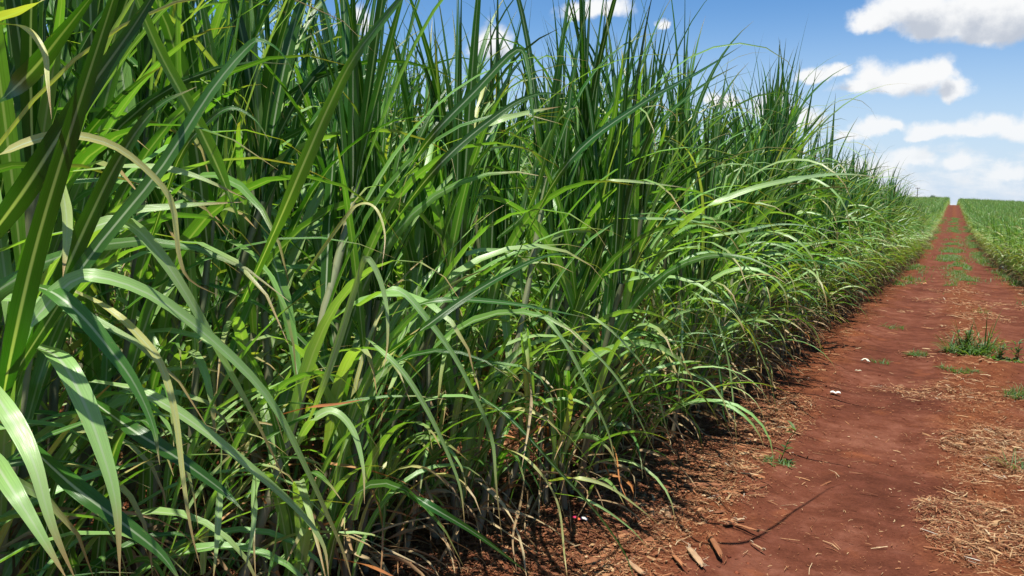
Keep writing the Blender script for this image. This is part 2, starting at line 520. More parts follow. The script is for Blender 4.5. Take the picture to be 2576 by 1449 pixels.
def attr_material(name, stops, rough=0.8, nscale=40.0, streak=False, spec=0.3):
    m, t, o = mat(name)
    at = N(t, 'ShaderNodeAttribute', attribute_name='tint')
    tcn = t.nodes.new('ShaderNodeTexCoord')
    col = ramp(t, at.outputs['Fac'], stops)
    mp_ = N(t, 'ShaderNodeMapping'); t.links.new(tcn.outputs['Object'], mp_.inputs[0])
    mp_.inputs['Scale'].default_value = (0.12, 1, 1) if streak else (1, 1, 1)
    ns = N(t, 'ShaderNodeTexNoise', i_Scale=nscale, i_Detail=4.0, i_Roughness=0.65); t.links.new(mp_.outputs[0], ns.inputs['Vector'])
    sc = N(t, 'ShaderNodeVectorMath', operation='SCALE'); t.links.new(col, sc.inputs[0])
    t.links.new(math_(t, 'MULTIPLY_ADD', ns.outputs['Fac'], 1.3, 0.3), sc.inputs['Scale'])
    p = t.nodes.new('ShaderNodeBsdfPrincipled'); t.links.new(sc.outputs[0], p.inputs['Base Color'])
    p.inputs['Roughness'].default_value = rough; p.inputs['Specular IOR Level'].default_value = spec
    b1 = N(t, 'ShaderNodeBump', i_Strength=0.6, i_Distance=0.004); t.links.new(ns.outputs['Fac'], b1.inputs['Height'])
    t.links.new(b1.outputs[0], p.inputs['Normal'])
    t.links.new(p.outputs[0], o.inputs[0])
    return m


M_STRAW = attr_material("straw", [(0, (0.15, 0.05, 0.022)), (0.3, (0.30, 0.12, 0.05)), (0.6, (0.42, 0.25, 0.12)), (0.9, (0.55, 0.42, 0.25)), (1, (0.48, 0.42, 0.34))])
M_BARK = attr_material("dry_cane_rind", [(0, (0.16, 0.06, 0.03)), (0.5, (0.36, 0.15, 0.065)), (0.8, (0.44, 0.28, 0.16)), (1, (0.40, 0.34, 0.26))], nscale=120, streak=True)
M_CLOD = attr_material("soil_clod", [(0, (0.09, 0.024, 0.014)), (0.6, (0.17, 0.048, 0.026)), (1, (0.25, 0.08, 0.04))], rough=0.95, spec=0.05)


def plain(name, col, rough=0.5):
    m, t, o = mat(name)
    tcn = t.nodes.new('ShaderNodeTexCoord')
    ns = N(t, 'ShaderNodeTexNoise', i_Scale=30.0, i_Detail=3.0); t.links.new(tcn.outputs['Object'], ns.inputs['Vector'])
    c = mixc(t, ns.outputs['Fac'], tuple(v * 0.75 for v in col), tuple(min(1, v * 1.2) for v in col))
    p = t.nodes.new('ShaderNodeBsdfPrincipled'); t.links.new(c, p.inputs['Base Color']); p.inputs['Roughness'].default_value = rough
    t.links.new(p.outputs[0], o.inputs[0])
    return m


# ------------------------------------------------------------------ ground
def spaced(segs):
    out = [segs[0][0]]
    for a, b, n in segs:
        out += list(np.linspace(a, b, n + 1)[1:])
    return np.array(out)


xs = spaced([(-900, -120, 8), (-120, -20, 16), (-20, -5, 16), (-5, -2.6, 24), (-2.6, 1.6, 168), (1.6, 5, 24), (5, 60, 28), (60, 900, 10)])
ys = spaced([(-60, 0, 20), (0, 2.4, 24), (2.4, 8, 224), (8, 13, 110), (13, 22, 90), (22, 60, 100), (60, 400, 120), (400, 1500, 22)])
GX, GY = np.meshgrid(xs, ys)
GZ = gz(GX, GY)
nx, ny = len(xs), len(ys)
V = np.stack([GX, GY, GZ], -1).reshape(-1, 3)
ii, jj = np.meshgrid(np.arange(nx - 1), np.arange(ny - 1))
a = (jj * nx + ii).ravel()
F = np.stack([a, a + 1, a + nx + 1, a + nx], 1)
g = link("ground", mesh_from("ground", V, F, [M_SOIL])); tag(g, "red bare soil under the cane rows", "ground", kind='structure')
ti = np.where((xs > -1.25) & (xs < 1.75))[0]
tj = np.where((ys > -30) & (ys < 500))[0]
TX, TY = np.meshgrid(xs[ti], ys[tj])
TZ = gz(TX, TY) + 0.004
V = np.stack([TX, TY, TZ], -1).reshape(-1, 3)
ii, jj = np.meshgrid(np.arange(len(ti) - 1), np.arange(len(tj) - 1))
a = (jj * len(ti) + ii).ravel()
F = np.stack([a, a + 1, a + len(ti) + 1, a + len(ti)], 1)
o = link("dirt_track", mesh_from("dirt_track", V, F, [M_SOIL])); tag(o, "red dirt track with two wheel ruts running to the crest", "track", kind='structure')


# ------------------------------------------------------------------ blades
def blades(G, p0, az, e0, droop, L, W, S=12, pw=1.6, roll=None, twist=None, tint=None, fold=0.16, swerve=None, floor=True, base_w=0.55, wav=0.0, m=0, across=2, rg=None):
    """N tapering blades grown as arcs from p0; everything is an array of length N"""
    rg = rg or rng
    p0 = np.asarray(p0, float).reshape(-1, 3); n = len(p0)
    f = lambda v, d: np.broadcast_to(np.asarray(d if v is None else v, float), (n,)).copy()
    az, e0, droop, L, W = (f(v, 0) for v in (az, e0, droop, L, W))
    pw = f(pw, 1.6); roll = f(roll, 0); twist = f(twist, 0); tint = f(tint, .5); swerve = f(swerve, 0)
    s = np.linspace(0, 1, S + 1)[None, :]
    e = np.clip(e0[:, None] - droop[:, None] * s ** pw[:, None], -1.45, 1.55)
    A = az[:, None] + swerve[:, None] * s ** 2
    T = np.stack([np.cos(e) * np.cos(A), np.cos(e) * np.sin(A), np.sin(e)], -1)
    ds = (L / S)[:, None, None]
    P = p0[:, None, :] + np.concatenate([np.zeros((n, 1, 3)), np.cumsum((T[:, 1:] + T[:, :-1]) / 2 * ds, axis=1)], 1)
    if floor:
        P[..., 2] = np.maximum(P[..., 2], 0.012 + 0.02 * rg.random((n, 1)))
    ribbon(G, P, T, A, W, roll, twist, tint, fold, base_w, wav, m, across, rg)


def ribbon(G, P, T, A, W, roll, twist, tint, fold, base_w, wav, m, across, rg, nrm=None):
    n, S1 = P.shape[:2]; S = S1 - 1
    s = np.linspace(0, 1, S1)[None, :]
    side = np.stack([-np.sin(A), np.cos(A), np.zeros_like(A)], -1)
    if nrm is not None:
        side = np.cross(np.broadcast_to(nrm, T.shape), T)
    side = side - T * np.sum(side * T, -1, keepdims=True)
    side /= np.linalg.norm(side, axis=-1, keepdims=True) + 1e-9
    Nn = np.cross(T, side)
    r = (roll[:, None] + twist[:, None] * s)[..., None]
    sd = side * np.cos(r) + Nn * np.sin(r)
    Nr = -side * np.sin(r) + Nn * np.cos(r)
    prof = np.minimum(1, base_w + (1 - base_w) * np.clip(s / 0.22, 0, 1)) * (1 - np.clip((s - 0.30) / 0.70, 0, 1) ** 1.45)
    prof = np.maximum(prof, 0.02)
    w = W[:, None] * prof
    ph = rg.random((n, 1)) * 6.28
    wv = wav * w * np.sin(s * (14 + 10 * rg.random((n, 1))) + ph)
    Lf = P - sd * w[..., None] / 2 + Nr * (fold * w + wv)[..., None]
    Rt = P + sd * w[..., None] / 2 + Nr * (fold * w - wv)[..., None]
    if across == 2:
        V = np.stack([Lf, P, Rt], 2); us = [0, .5, 1]
    else:
        V = np.stack([Lf, Rt], 2); us = [0, 1]
    c = len(us)
    U = np.zeros((n, S1, c, 2)); U[..., 0] = np.array(us); U[..., 1] = s[..., None]
    Tn = np.broadcast_to(tint[:, None, None], (n, S1, c))
    base = (np.arange(n) * S1 * c)[:, None, None]
    k = (np.arange(S) * c)[None, :, None]; q = np.arange(c - 1)[None, None, :]
    a = base + k + q
    Fq = np.stack([a, a + 1, a + c + 1, a + c], -1)
    G.add(V, Fq, U, Tn, m)


def tube(G, pts, rad, sides=7, tint=0.5, m=0):
    pts = np.asarray(pts, float); n = len(pts); rad = np.broadcast_to(rad, (n,))
    T = np.gradient(pts, axis=0); T /= np.linalg.norm(T, axis=1, keepdims=True) + 1e-9
    ref = np.array([0, 0, 1.0]) if abs(T[0][2]) < 0.9 else np.array([1.0, 0, 0])
    A = np.cross(T, ref); A /= np.linalg.norm(A, axis=1, keepdims=True); B = np.cross(T, A)
    th = np.linspace(0, 2 * np.pi, sides, endpoint=False)
    V = pts[:, None] + rad[:, None, None] * (A[:, None] * np.cos(th)[None, :, None] + B[:, None] * np.sin(th)[None, :, None])
    U = np.zeros((n, sides, 2)); U[..., 0] = th / 6.28; U[..., 1] = np.linspace(0, 1, n)[:, None]
    i = np.arange(n - 1)[:, None]; j = np.arange(sides)[None, :]
    a = i * sides + j; b = i * sides + (j + 1) % sides
    F = np.stack([a, b, b + sides, a + sides], -1)
    G.add(V, F, U, np.full(n * sides, tint), m)


WIND = 0.35


def clump_parts(seed, edge, S=12, dr=0.0, till=None, nst=None, dens=1.0, across=2, sides=7, ring=26, height=1.0):
    """one sugarcane stool: list of stalk Geo, foliage Geo, dry Geo (+x faces the track)"""
    r = np.random.default_rng(seed)
    ns = nst or r.integers(6, 9)
    stalks = []; G = Geo(); D = Geo()
    for k in range(ns):
        a = r.random() * 6.28; rr = 0.20 * math.sqrt(r.random())
        bx, by = rr * math.cos(a), rr * 1.25 * math.sin(a)
        H = r.uniform(1.15, 1.75) * height * (0.92 if edge and bx > 0.05 else 1)
        lean_x = r.normal(0.10 if edge else 0.0, 0.10) + bx * 0.5
        lean_y = r.normal(0.16, 0.11) + by * 0.4
        bow = r.normal(0, 0.06, 2)
        t = np.linspace(0, 1, ring)
        pts = np.stack([bx + lean_x * H * t ** 1.3 + bow[0] * np.sin(t * 3.1), by + lean_y * H * t ** 1.3 + bow[1] * np.sin(t * 3.1), -0.03 + H * t], 1)
        rad = r.uniform(0.012, 0.018) * (1 - 0.25 * t)
        if ring > 12:
            node = np.abs(((t * H / 0.14 + r.random()) % 1) - 0.5) < 0.13
            rad = rad * np.where(node, 1.22, 1.0)
            sh = ((t * H / 0.2 + r.random()) % 1) * 0.22
            rad = rad * (1.12 - sh)
        gs = Geo(); tube(gs, pts, rad, sides, tint=r.random()); stalks.append(gs)
        top = lambda q: np.array([np.interp(q, t, pts[:, i]) for i in range(3)]).T
        plane = r.random() * 3.14
        # arching green blades in two ranks
        nl = max(3, int(round(r.integers(7, 10) * dens)))
        q = np.linspace(0.34, 0.99, nl) + r.normal(0, 0.02, nl)
        up = np.clip((q - 0.34) / 0.65, 0, 1)
        az = plane + np.pi * (np.arange(nl) % 2) + r.normal(0, 0.45, nl)
        az = az + WIND * np.sin(0.9 - az)
        e0 = np.radians(60 + 23 * up + r.normal(0, 6, nl))
        droop = np.radians(np.clip(156 + dr * .4 - 122 * up + r.normal(0, 24, nl), 6, 168))
        L = (1.0 + 0.35 * np.sin(up * 3.1) + r.normal(0, 0.13, nl)) * height
        Wd = r.uniform(0.030, 0.054, nl)
        blades(G, top(np.clip(q, 0, 1)), az, e0, droop, L, Wd, S=S, pw=r.uniform(1.5, 3.0, nl), roll=r.normal(0, .25, nl), twist=r.normal(0, 0.9, nl),
               tint=np.clip(0.78 + dr * .003 - 0.62 * up + r.normal(0, .18, nl), 0, 1), swerve=r.normal(0.0, .3, nl), wav=0.05, across=across, rg=r)
        # stiff spears round the growing point
        nu = max(2, int(round(4 * dens)))
        blades(G, np.repeat(top(np.array([0.97])), nu, 0) + r.normal(0, .008, (nu, 3)), plane + np.pi * (np.arange(nu) % 2) + r.normal(0, .3, nu),
               np.radians(r.uniform(76, 88, nu)), np.radians(np.abs(r.normal(14 + dr * .45, 22, nu))), r.uniform(0.85, 1.5, nu) * height, r.uniform(0.026, 0.046, nu), S=S,
               pw=r.uniform(2, 4, nu), twist=r.normal(0, 1.0, nu), roll=r.normal(0, .6, nu), tint=np.clip(r.normal(0.25 + dr * .0035, .15, nu), 0, 1), across=across, rg=r)
        nw = max(1, int(round(1.6 * dens)))
        blades(G, np.repeat(top(np.array([0.95])), nw, 0), 0.9 + r.normal(0, 1.3, nw), np.radians(r.uniform(58, 84, nw)), np.radians(r.uniform(70, 165, nw)), r.uniform(1.0, 1.6, nw) * height,
               r.uniform(0.008, 0.020, nw), S=S, pw=r.uniform(1.6, 3.6, nw), twist=r.normal(0, 1.5, nw), swerve=r.normal(0, .8, nw), tint=r.uniform(.5, 1, nw), across=across, rg=r)
        # dead leaves hanging from the lower joints
        nd = int(round(r.integers(5, 9) * dens))
        if nd:
            qd = r.uniform(0.08, 0.42, nd)
            blades(D, top(qd), r.random(nd) * 6.28, np.radians(r.uniform(-10, 60, nd)), np.radians(r.uniform(70, 150, nd)), r.uniform(0.35, 0.85, nd), r.uniform(0.007, 0.02, nd),
                   S=max(4, S - 3), pw=r.uniform(.7, 1.6, nd), twist=r.normal(0, 3.0, nd), tint=r.random(nd), swerve=r.normal(0, 1.0, nd), wav=0.3, fold=0.3, across=across, rg=r)
    # low tillers and suckers
    nt = int((till or (26 if edge else 12)) * dens)
    ang = r.normal(0, 1.2, nt) if edge or till else r.random(nt) * 6.28
    rr = r.uniform(0.03, 0.25, nt)
    blades(G, np.stack([rr * np.cos(ang), rr * np.sin(ang) * 1.4, r.uniform(0.02, 0.55, nt)], 1), ang + r.normal(0, .5, nt), np.radians(r.uniform(52, 86, nt)),
           np.radians(r.uniform(30, 165, nt)), r.uniform(0.5, 1.1, nt), r.uniform(0.014, 0.038, nt), S=S, pw=r.uniform(1.1, 2.4, nt), twist=r.normal(0, .8, nt),
           tint=np.clip(r.normal(0.62, .25, nt), 0, 1), swerve=r.normal(0, .3, nt), across=across, wav=0.05, rg=r)
    if edge:
        nh = int(6 * dens)
        hh = r.uniform(.75, 1.35, nh) * height
        blades(G, np.stack([r.uniform(.05, .3, nh), r.normal(0, .2, nh), hh], 1), r.normal(0.15, .7, nh), np.radians(r.uniform(62, 82, nh)), np.radians(r.uniform(140, 172, nh)),
               hh * r.uniform(.8, 1.15, nh), r.uniform(.022, .042, nh), S=S, pw=r.uniform(.9, 1.6, nh), twist=r.normal(0, .6, nh), roll=r.normal(0, .3, nh), tint=np.clip(r.normal(.75, .15, nh), 0, 1), swerve=r.normal(0, .3, nh), across=across, rg=r)
    # litter skirt of collapsed dry blades
    nk = int(30 * dens)
    ang = r.random(nk) * 6.28
    if nk:
        blades(D, np.stack([0.2 * np.cos(ang), 0.25 * np.sin(ang), r.uniform(0.05, 0.30, nk)], 1), ang, np.radians(r.uniform(-10, 50, nk)), np.radians(r.uniform(40, 110, nk)),
               r.uniform(0.2, 0.55, nk), r.uniform(0.006, 0.02, nk), S=max(4, S - 4), twist=r.normal(0, 3, nk), tint=r.random(nk), swerve=r.normal(0, 1, nk), wav=.3, fold=.3, across=across, rg=r)
    return stalks, G, D


NEAR_E = []; NEAR_I = []
for k in range(9):
    st, G, D = clump_parts(100 + k, True, S=13)
    NEAR_E.append(([s.build("stalk", [M_STALK]) for s in st], G.build("foliage", [M_LEAF]), D.build("dry_leaves", [M_DRY])))
for k in range(6):
    st, G, D = clump_parts(200 + k, False, S=12, till=44)
    NEAR_I.append(([s.build("stalk", [M_STALK]) for s in st], G.build("foliage", [M_LEAF]), D.build("dry_leaves", [M_DRY])))


def merged(seed, edge, name, **kw):
    st, G, D = clump_parts(seed, edge, **kw)
    A = Geo(); A.addg(G, 0); A.addg(D, 1)
    for s in st: A.addg(s, 2)
    return A.build(name, [M_LEAF, M_DRY, M_STALK])


MID_R = [merged(500 + k, True, "sugarcane_clump", S=9, sides=4, ring=7, dr=85, dens=1.0) for k in range(5)]
MID_E = [merged(300 + k, True, "sugarcane_clump", S=9, sides=4, ring=7, dens=1.2) for k in range(7)]
MID_I = [merged(350 + k, False, "sugarcane_clump", S=9, sides=4, ring=7, dens=1.15) for k in range(4)]
FAR_E = [merged(400 + k, k < 4, "cane_clump_far", S=6, sides=3, ring=4, dens=0.8, across=1, dr=75) for k in range(7)]


def clump(x, y, proto, parts, rot, scale):
    z = float(terrain(x, y)) + 0.03
    if parts:
        e = bpy.data.objects.new("sugarcane_clump", None); COL.objects.link(e)
        e.empty_display_size = 0.2
        e.location = (x, y, z); e.rotation_euler = (0, 0, rot); e.scale = (scale,) * 3
        st, f, d = proto
        for s in st: link("stalk", s, e)
        link("foliage", f, e); link("dry_leaves", d, e)
        return e
    return link("sugarcane_clump", proto, None, (x, y, z), rot, scale)


# ------------------------------------------------------------------ planting
ROW0 = -1.70
placed = []       # (x, y, object)
pr = np.random.default_rng(4)


def hfac(y):
    return float(np.interp(y, [0, 3, 6, 10, 14, 22, 35, 60], [1.0, 1.0, 1.02, 0.97, 0.93, 0.90, 0.88, 0.86]))


front = []
y = 0.75
i = 0
while y < 46:
    x = ROW0 + pr.normal(0, 0.07) - 0.50 * max(0, 1 - (y - 1) / 3.6)
    near = y < 12
    p = (NEAR_I[i % 6] if y < 4.4 else NEAR_E[i % 9]) if near else MID_E[i % 7]
    o = clump(x, y, p, near, pr.normal(0, .28), hfac(y) * pr.uniform(.88, 1.08))
    front.append((y, o)); i += 1
    y += pr.uniform(0.46, 0.58)
inner = {1: [], 2: [], 3: [], 4: []}
for row, ymax in ((1, 24), (2, 19), (3, 15), (4, 12)):
    X = ROW0 - .12 - 1.25 * row
    y = max(0.9, 0.6 * -X - 0.7)
    while y < ymax:
        near = y < 8 and row <= 2
        p = NEAR_I[i % 6] if near else MID_I[i % 4]
        o = clump(X + pr.normal(0, .08), y, p, near, pr.normal(0, .8), hfac(y) * pr.uniform(.95, 1.1))
        inner[row].append((y, o)); i += 1
        y += pr.uniform(0.5, 0.66)
right = []
y = 17.0
while y < 46:
    o = clump((2.3 if y < 24 else 2.1) + pr.normal(0, .16), y, MID_R[i % 5], False, math.pi + pr.normal(0, .3), 0.78 * pr.uniform(.88, 1.08))
    right.append((y, o)); i += 1
    y += pr.uniform(.5, .68)

# labels for the front row, told apart by what they stand beside
FL = [
    (0, 1.6, "nearest sugarcane clump at the left edge with broad pale drooping leaves"),
    (1.6, 2.2, "sugarcane clump near the left with long pale arching leaves over bare red soil"),
    (2.2, 2.75, "sugarcane clump with thick bare stalks and tall dark spears above"),
    (2.75, 3.3, "sugarcane clump with an orange dying leaf low among its stalks"),
    (3.3, 3.85, "sugarcane clump behind the small pink and white wrapper"),
    (3.85, 4.4, "sugarcane clump rooted beside the deepest orange straw"),
    (4.4, 5.0, "sugarcane clump with long leaves drooping onto the chunky dry cane pieces"),
    (5.0, 5.7, "sugarcane clump dropping long tips beside the small weed by the rut"),
]
FB = [
    (5.7, 8.0, "front row sugarcane clump just beyond the small weed by the rut", "front row clumps before the white leaf scrap"),
    (8.0, 12.0, "front row sugarcane clump level with the large tall weed", "front row clumps level with the tall weed"),
    (12.0, 20.0, "front row sugarcane clump leaning over the track past the tall weed", "front row clumps past the tall weed"),
    (20.0, 50.0, "distant front row sugarcane clump where the track dips", "distant front row clumps on the left"),
]
used = {}
for (y, o) in front:
    done = False
    for (a, b, l) in FL:
        if a <= y < b:
            if l in used:
                l2 = l.replace("sugarcane clump", "second sugarcane clump") if l not in used.get('2', ()) else l
                used.setdefault('2', []).append(l); l = l2
            used[l] = 1
            tag(o, l, "sugarcane", "front row sugarcane clumps beside the track"); done = True; break
    if done: continue
    for (a, b, l, gp) in FB:
        if a <= y < b: tag(o, l, "sugarcane", gp); break
for row, (l, gp) in {1: ("sugarcane clump half hidden in the second row behind the front row", "second row sugarcane clumps"),
                     2: ("tall sugarcane clump in the third row showing mostly its upper leaves", "third row sugarcane clumps"),
                     3: ("sugarcane clump in the fourth row glimpsed between nearer leaves", "fourth row sugarcane clumps"),
                     4: ("sugarcane clump in the fifth row seen only as tops against the sky", "fifth row sugarcane clumps")}.items():
    for (y, o) in inner[row]: tag(o, l, "sugarcane", gp)
for (y, o) in right:
    tag(o, "shorter sugarcane clump along the right side of the track", "sugarcane", "sugarcane clumps right of the track")

# the rest of the field as counted-out masses
src = bpy.data.collections.new("cane_sources")
for m_ in FAR_E:
    src.objects.link(bpy.data.objects.new("cane_source", m_))


def scatter(name, P, rot, scl, idx, label):
    me = bpy.data.meshes.new(name); me.from_pydata([tuple(p) for p in P], [], [])
    for nm, arr, ty in (("rotz", rot, 'FLOAT'), ("scl", scl, 'FLOAT')):
        at = me.attributes.new(nm, ty, 'POINT'); at.data.foreach_set('value', np.asarray(arr, dtype=np.float32))
    at = me.attributes.new("pick", 'INT', 'POINT'); at.data.foreach_set('value', np.asarray(idx, dtype=np.int32))
    o = bpy.data.objects.new(name, me); COL.objects.link(o)
    ng = bpy.data.node_groups.new(name, 'GeometryNodeTree')
    ng.interface.new_socket("Geometry", in_out='INPUT', socket_type='NodeSocketGeometry')
    ng.interface.new_socket("Geometry", in_out='OUTPUT', socket_type='NodeSocketGeometry')
    a = ng.nodes.new('NodeGroupInput'); b = ng.nodes.new('NodeGroupOutput')
    mp_ = ng.nodes.new('GeometryNodeMeshToPoints')
    ip = ng.nodes.new('GeometryNodeInstanceOnPoints')
    ci = ng.nodes.new('GeometryNodeCollectionInfo'); ci.inputs['Collection'].default_value = src
    ci.inputs['Separate Children'].default_value = True; ci.inputs['Reset Children'].default_value = True
    def na(nm, ty):
        n = ng.nodes.new('GeometryNodeInputNamedAttribute'); n.data_type = ty; n.inputs['Name'].default_value = nm; return n.outputs['Attribute']
    cx = ng.nodes.new('ShaderNodeCombineXYZ'); ng.links.new(na('rotz', 'FLOAT'), cx.inputs[2])
    ng.links.new(a.outputs[0], mp_.inputs['Mesh']); ng.links.new(mp_.outputs[0], ip.inputs['Points'])
    ng.links.new(ci.outputs[0], ip.inputs['Instance']); ip.inputs['Pick Instance'].default_value = True
    ng.links.new(na('pick', 'INT'), ip.inputs['Instance Index'])
    ng.links.new(cx.outputs[0], ip.inputs['Rotation']); ng.links.new(na('scl', 'FLOAT'), ip.inputs['Scale'])
    ng.links.new(ip.outputs[0], b.inputs[0])
    md = o.modifiers.new("scatter", 'NODES'); md.node_group = ng
    tag(o, label, "sugarcane field", kind='stuff')
    return o


def field(x0, x1, step, cond, sgn, seed, hs):
    r = np.random.default_rng(seed); P = []; R = []; S = []; I = []
    k = 0; x = x0
    while abs(x) <= abs(x1):
        y = 2.0 if sgn < 0 else 3.0
        while y < 420:
            if cond(k, x, y):
                px, py = x + r.normal(0, .1), y + r.normal(0, .12)
                P.append((px, py, float(terrain(px, py)) + .02))
                edge = k == 0
                R.append((0 if sgn < 0 else math.pi) + r.normal(0, .4) if edge else r.random() * 6.28)
                S.append(hs(y) * r.uniform(.88, 1.1)); I.append(r.integers(0, 4) if edge else r.integers(0, 7))
            dy = 0.6 + max(0, y - 40) / 120 + (0 if k < 3 else .25)
            y += dy
        k += 1
        x += sgn * step * (1 if k < 5 else 1.15)
    return P, R, S, I


lim = {0: 46, 1: 24, 2: 19, 3: 15, 4: 12}
P, R_, S_, I_ = field(ROW0, -42, 1.25, lambda k, x, y: y > lim.get(k, 0) and y > 0.5 * -x - 0.5, -1, 21, hfac)
scatter("sugarcane_field", P, R_, S_, I_, "tall sugarcane field mass on the left running up to the crest")
P, R_, S_, I_ = field(2.05, 40, 1.25, lambda k, x, y: (y > 46 or y < 17) if k == 0 else True, 1, 22, lambda y: float(np.interp(y, [0, 40, 120], [.78, .76, .78])))
scatter("sugarcane_field", P, R_, S_, I_, "lower sugarcane field mass on the right side of the track")

# ------------------------------------------------------------------ foreground blades, each a part of its clump
heroes_targets = front[:10]


def catmull(P, n):
    P = np.asarray(P, float); P = np.vstack([2 * P[0] - P[1], P, 2 * P[-1] - P[-2]])
    seg = len(P) - 3; t = np.linspace(0, seg - 1e-6, n); k = t.astype(int); u = (t - k)[:, None]
    a, b, c, d = P[k], P[k + 1], P[k + 2], P[k + 3]
    return 0.5 * (2 * b + (c - a) * u + (2 * a - 5 * b + 4 * c - d) * u ** 2 + (3 * b - a - 3 * c + d) * u ** 3)


def hero(pts, L0, L1, W, tint=.5, roll=0.0, twist=0.3, dry=False, label=None, S=26):
    n = len(pts)
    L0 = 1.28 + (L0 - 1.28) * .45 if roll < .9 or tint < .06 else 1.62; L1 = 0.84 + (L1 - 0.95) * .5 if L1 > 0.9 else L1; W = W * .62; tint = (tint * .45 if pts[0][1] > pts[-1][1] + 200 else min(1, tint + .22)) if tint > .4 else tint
    Ls = np.array([L0 + (L1 - L0) * (i / (n - 1)) ** .45 for i in range(n)])
    for i, (px, py) in enumerate(pts):      # a hanging tip stays above the soil
        if ray(px, py)[2] < -.05:
            lim_ = -on_ground(px, py, .03)[0]
            if Ls[i] > lim_:
                k_ = Ls[i] - lim_
                for j in range(n): Ls[j] -= k_ * max(0, 1 - abs(i - j) / 2.5)
    Q = np.array([on_side(px, py, max(Ls[i], .25)) for i, (px, py) in enumerate(pts)])
    C = catmull(Q, S + 1)
    C[:, 2] = np.maximum(C[:, 2], gz(C[:, 0], C[:, 1]) + 0.01)
    T = np.gradient(C, axis=0); T /= np.linalg.norm(T, axis=1, keepdims=True)
    # blade lies with its upper face up where it arches
    H = T.copy(); H[:, 2] = 0
    A = np.arctan2(H[:, 1], H[:, 0]); A = np.unwrap(A)
    A = np.convolve(np.pad(A, 3, mode='edge'), np.ones(7) / 7, 'valid')
    # owner clump: the front-row clump nearest to the base of the blade
    yb = C[0, 1]
    own = min(heroes_targets, key=lambda q: abs(q[0] - yb))[1]
    ox, oy, oz = own.location; rz = own.rotation_euler[2]; sc = own.scale[0]
    c, s_ = math.cos(-rz), math.sin(-rz)
    Lc = C - np.array([ox, oy, oz]); Lc = np.stack([Lc[:, 0] * c - Lc[:, 1] * s_, Lc[:, 0] * s_ + Lc[:, 1] * c, Lc[:, 2]], 1) / sc
    Tl = np.stack([T[:, 0] * c - T[:, 1] * s_, T[:, 0] * s_ + T[:, 1] * c, T[:, 2]], 1)
    # how far each blade turns its face toward someone on the track
    e_ = np.array([0.9 * c - 0.2 * s_ * 0, 0.9 * s_, 0.0]) if False else np.array([c * 1.0 - s_ * -.35, s_ * 1.0 + c * -.35, 0.0])
    nrm = np.array([0, 0, 1.0]) * (1 - min(.95, .42 + .4 * abs(roll))) + e_ / np.linalg.norm(e_) * min(.95, .42 + .4 * abs(roll))
    G = Geo()
    ribbon(G, Lc[None], Tl[None], (A - rz)[None], np.array([W / sc]), np.array([0.0]), np.array([twist]), np.array([tint]), 0.14, 0.6, 0.03, 0, 2, rng, nrm)
    o = link("leaf" if not dry else "dry_leaf", G.build("leaf", [M_DRY if dry else M_LEAF]), own)
    if label: o['label'] = label
    return o


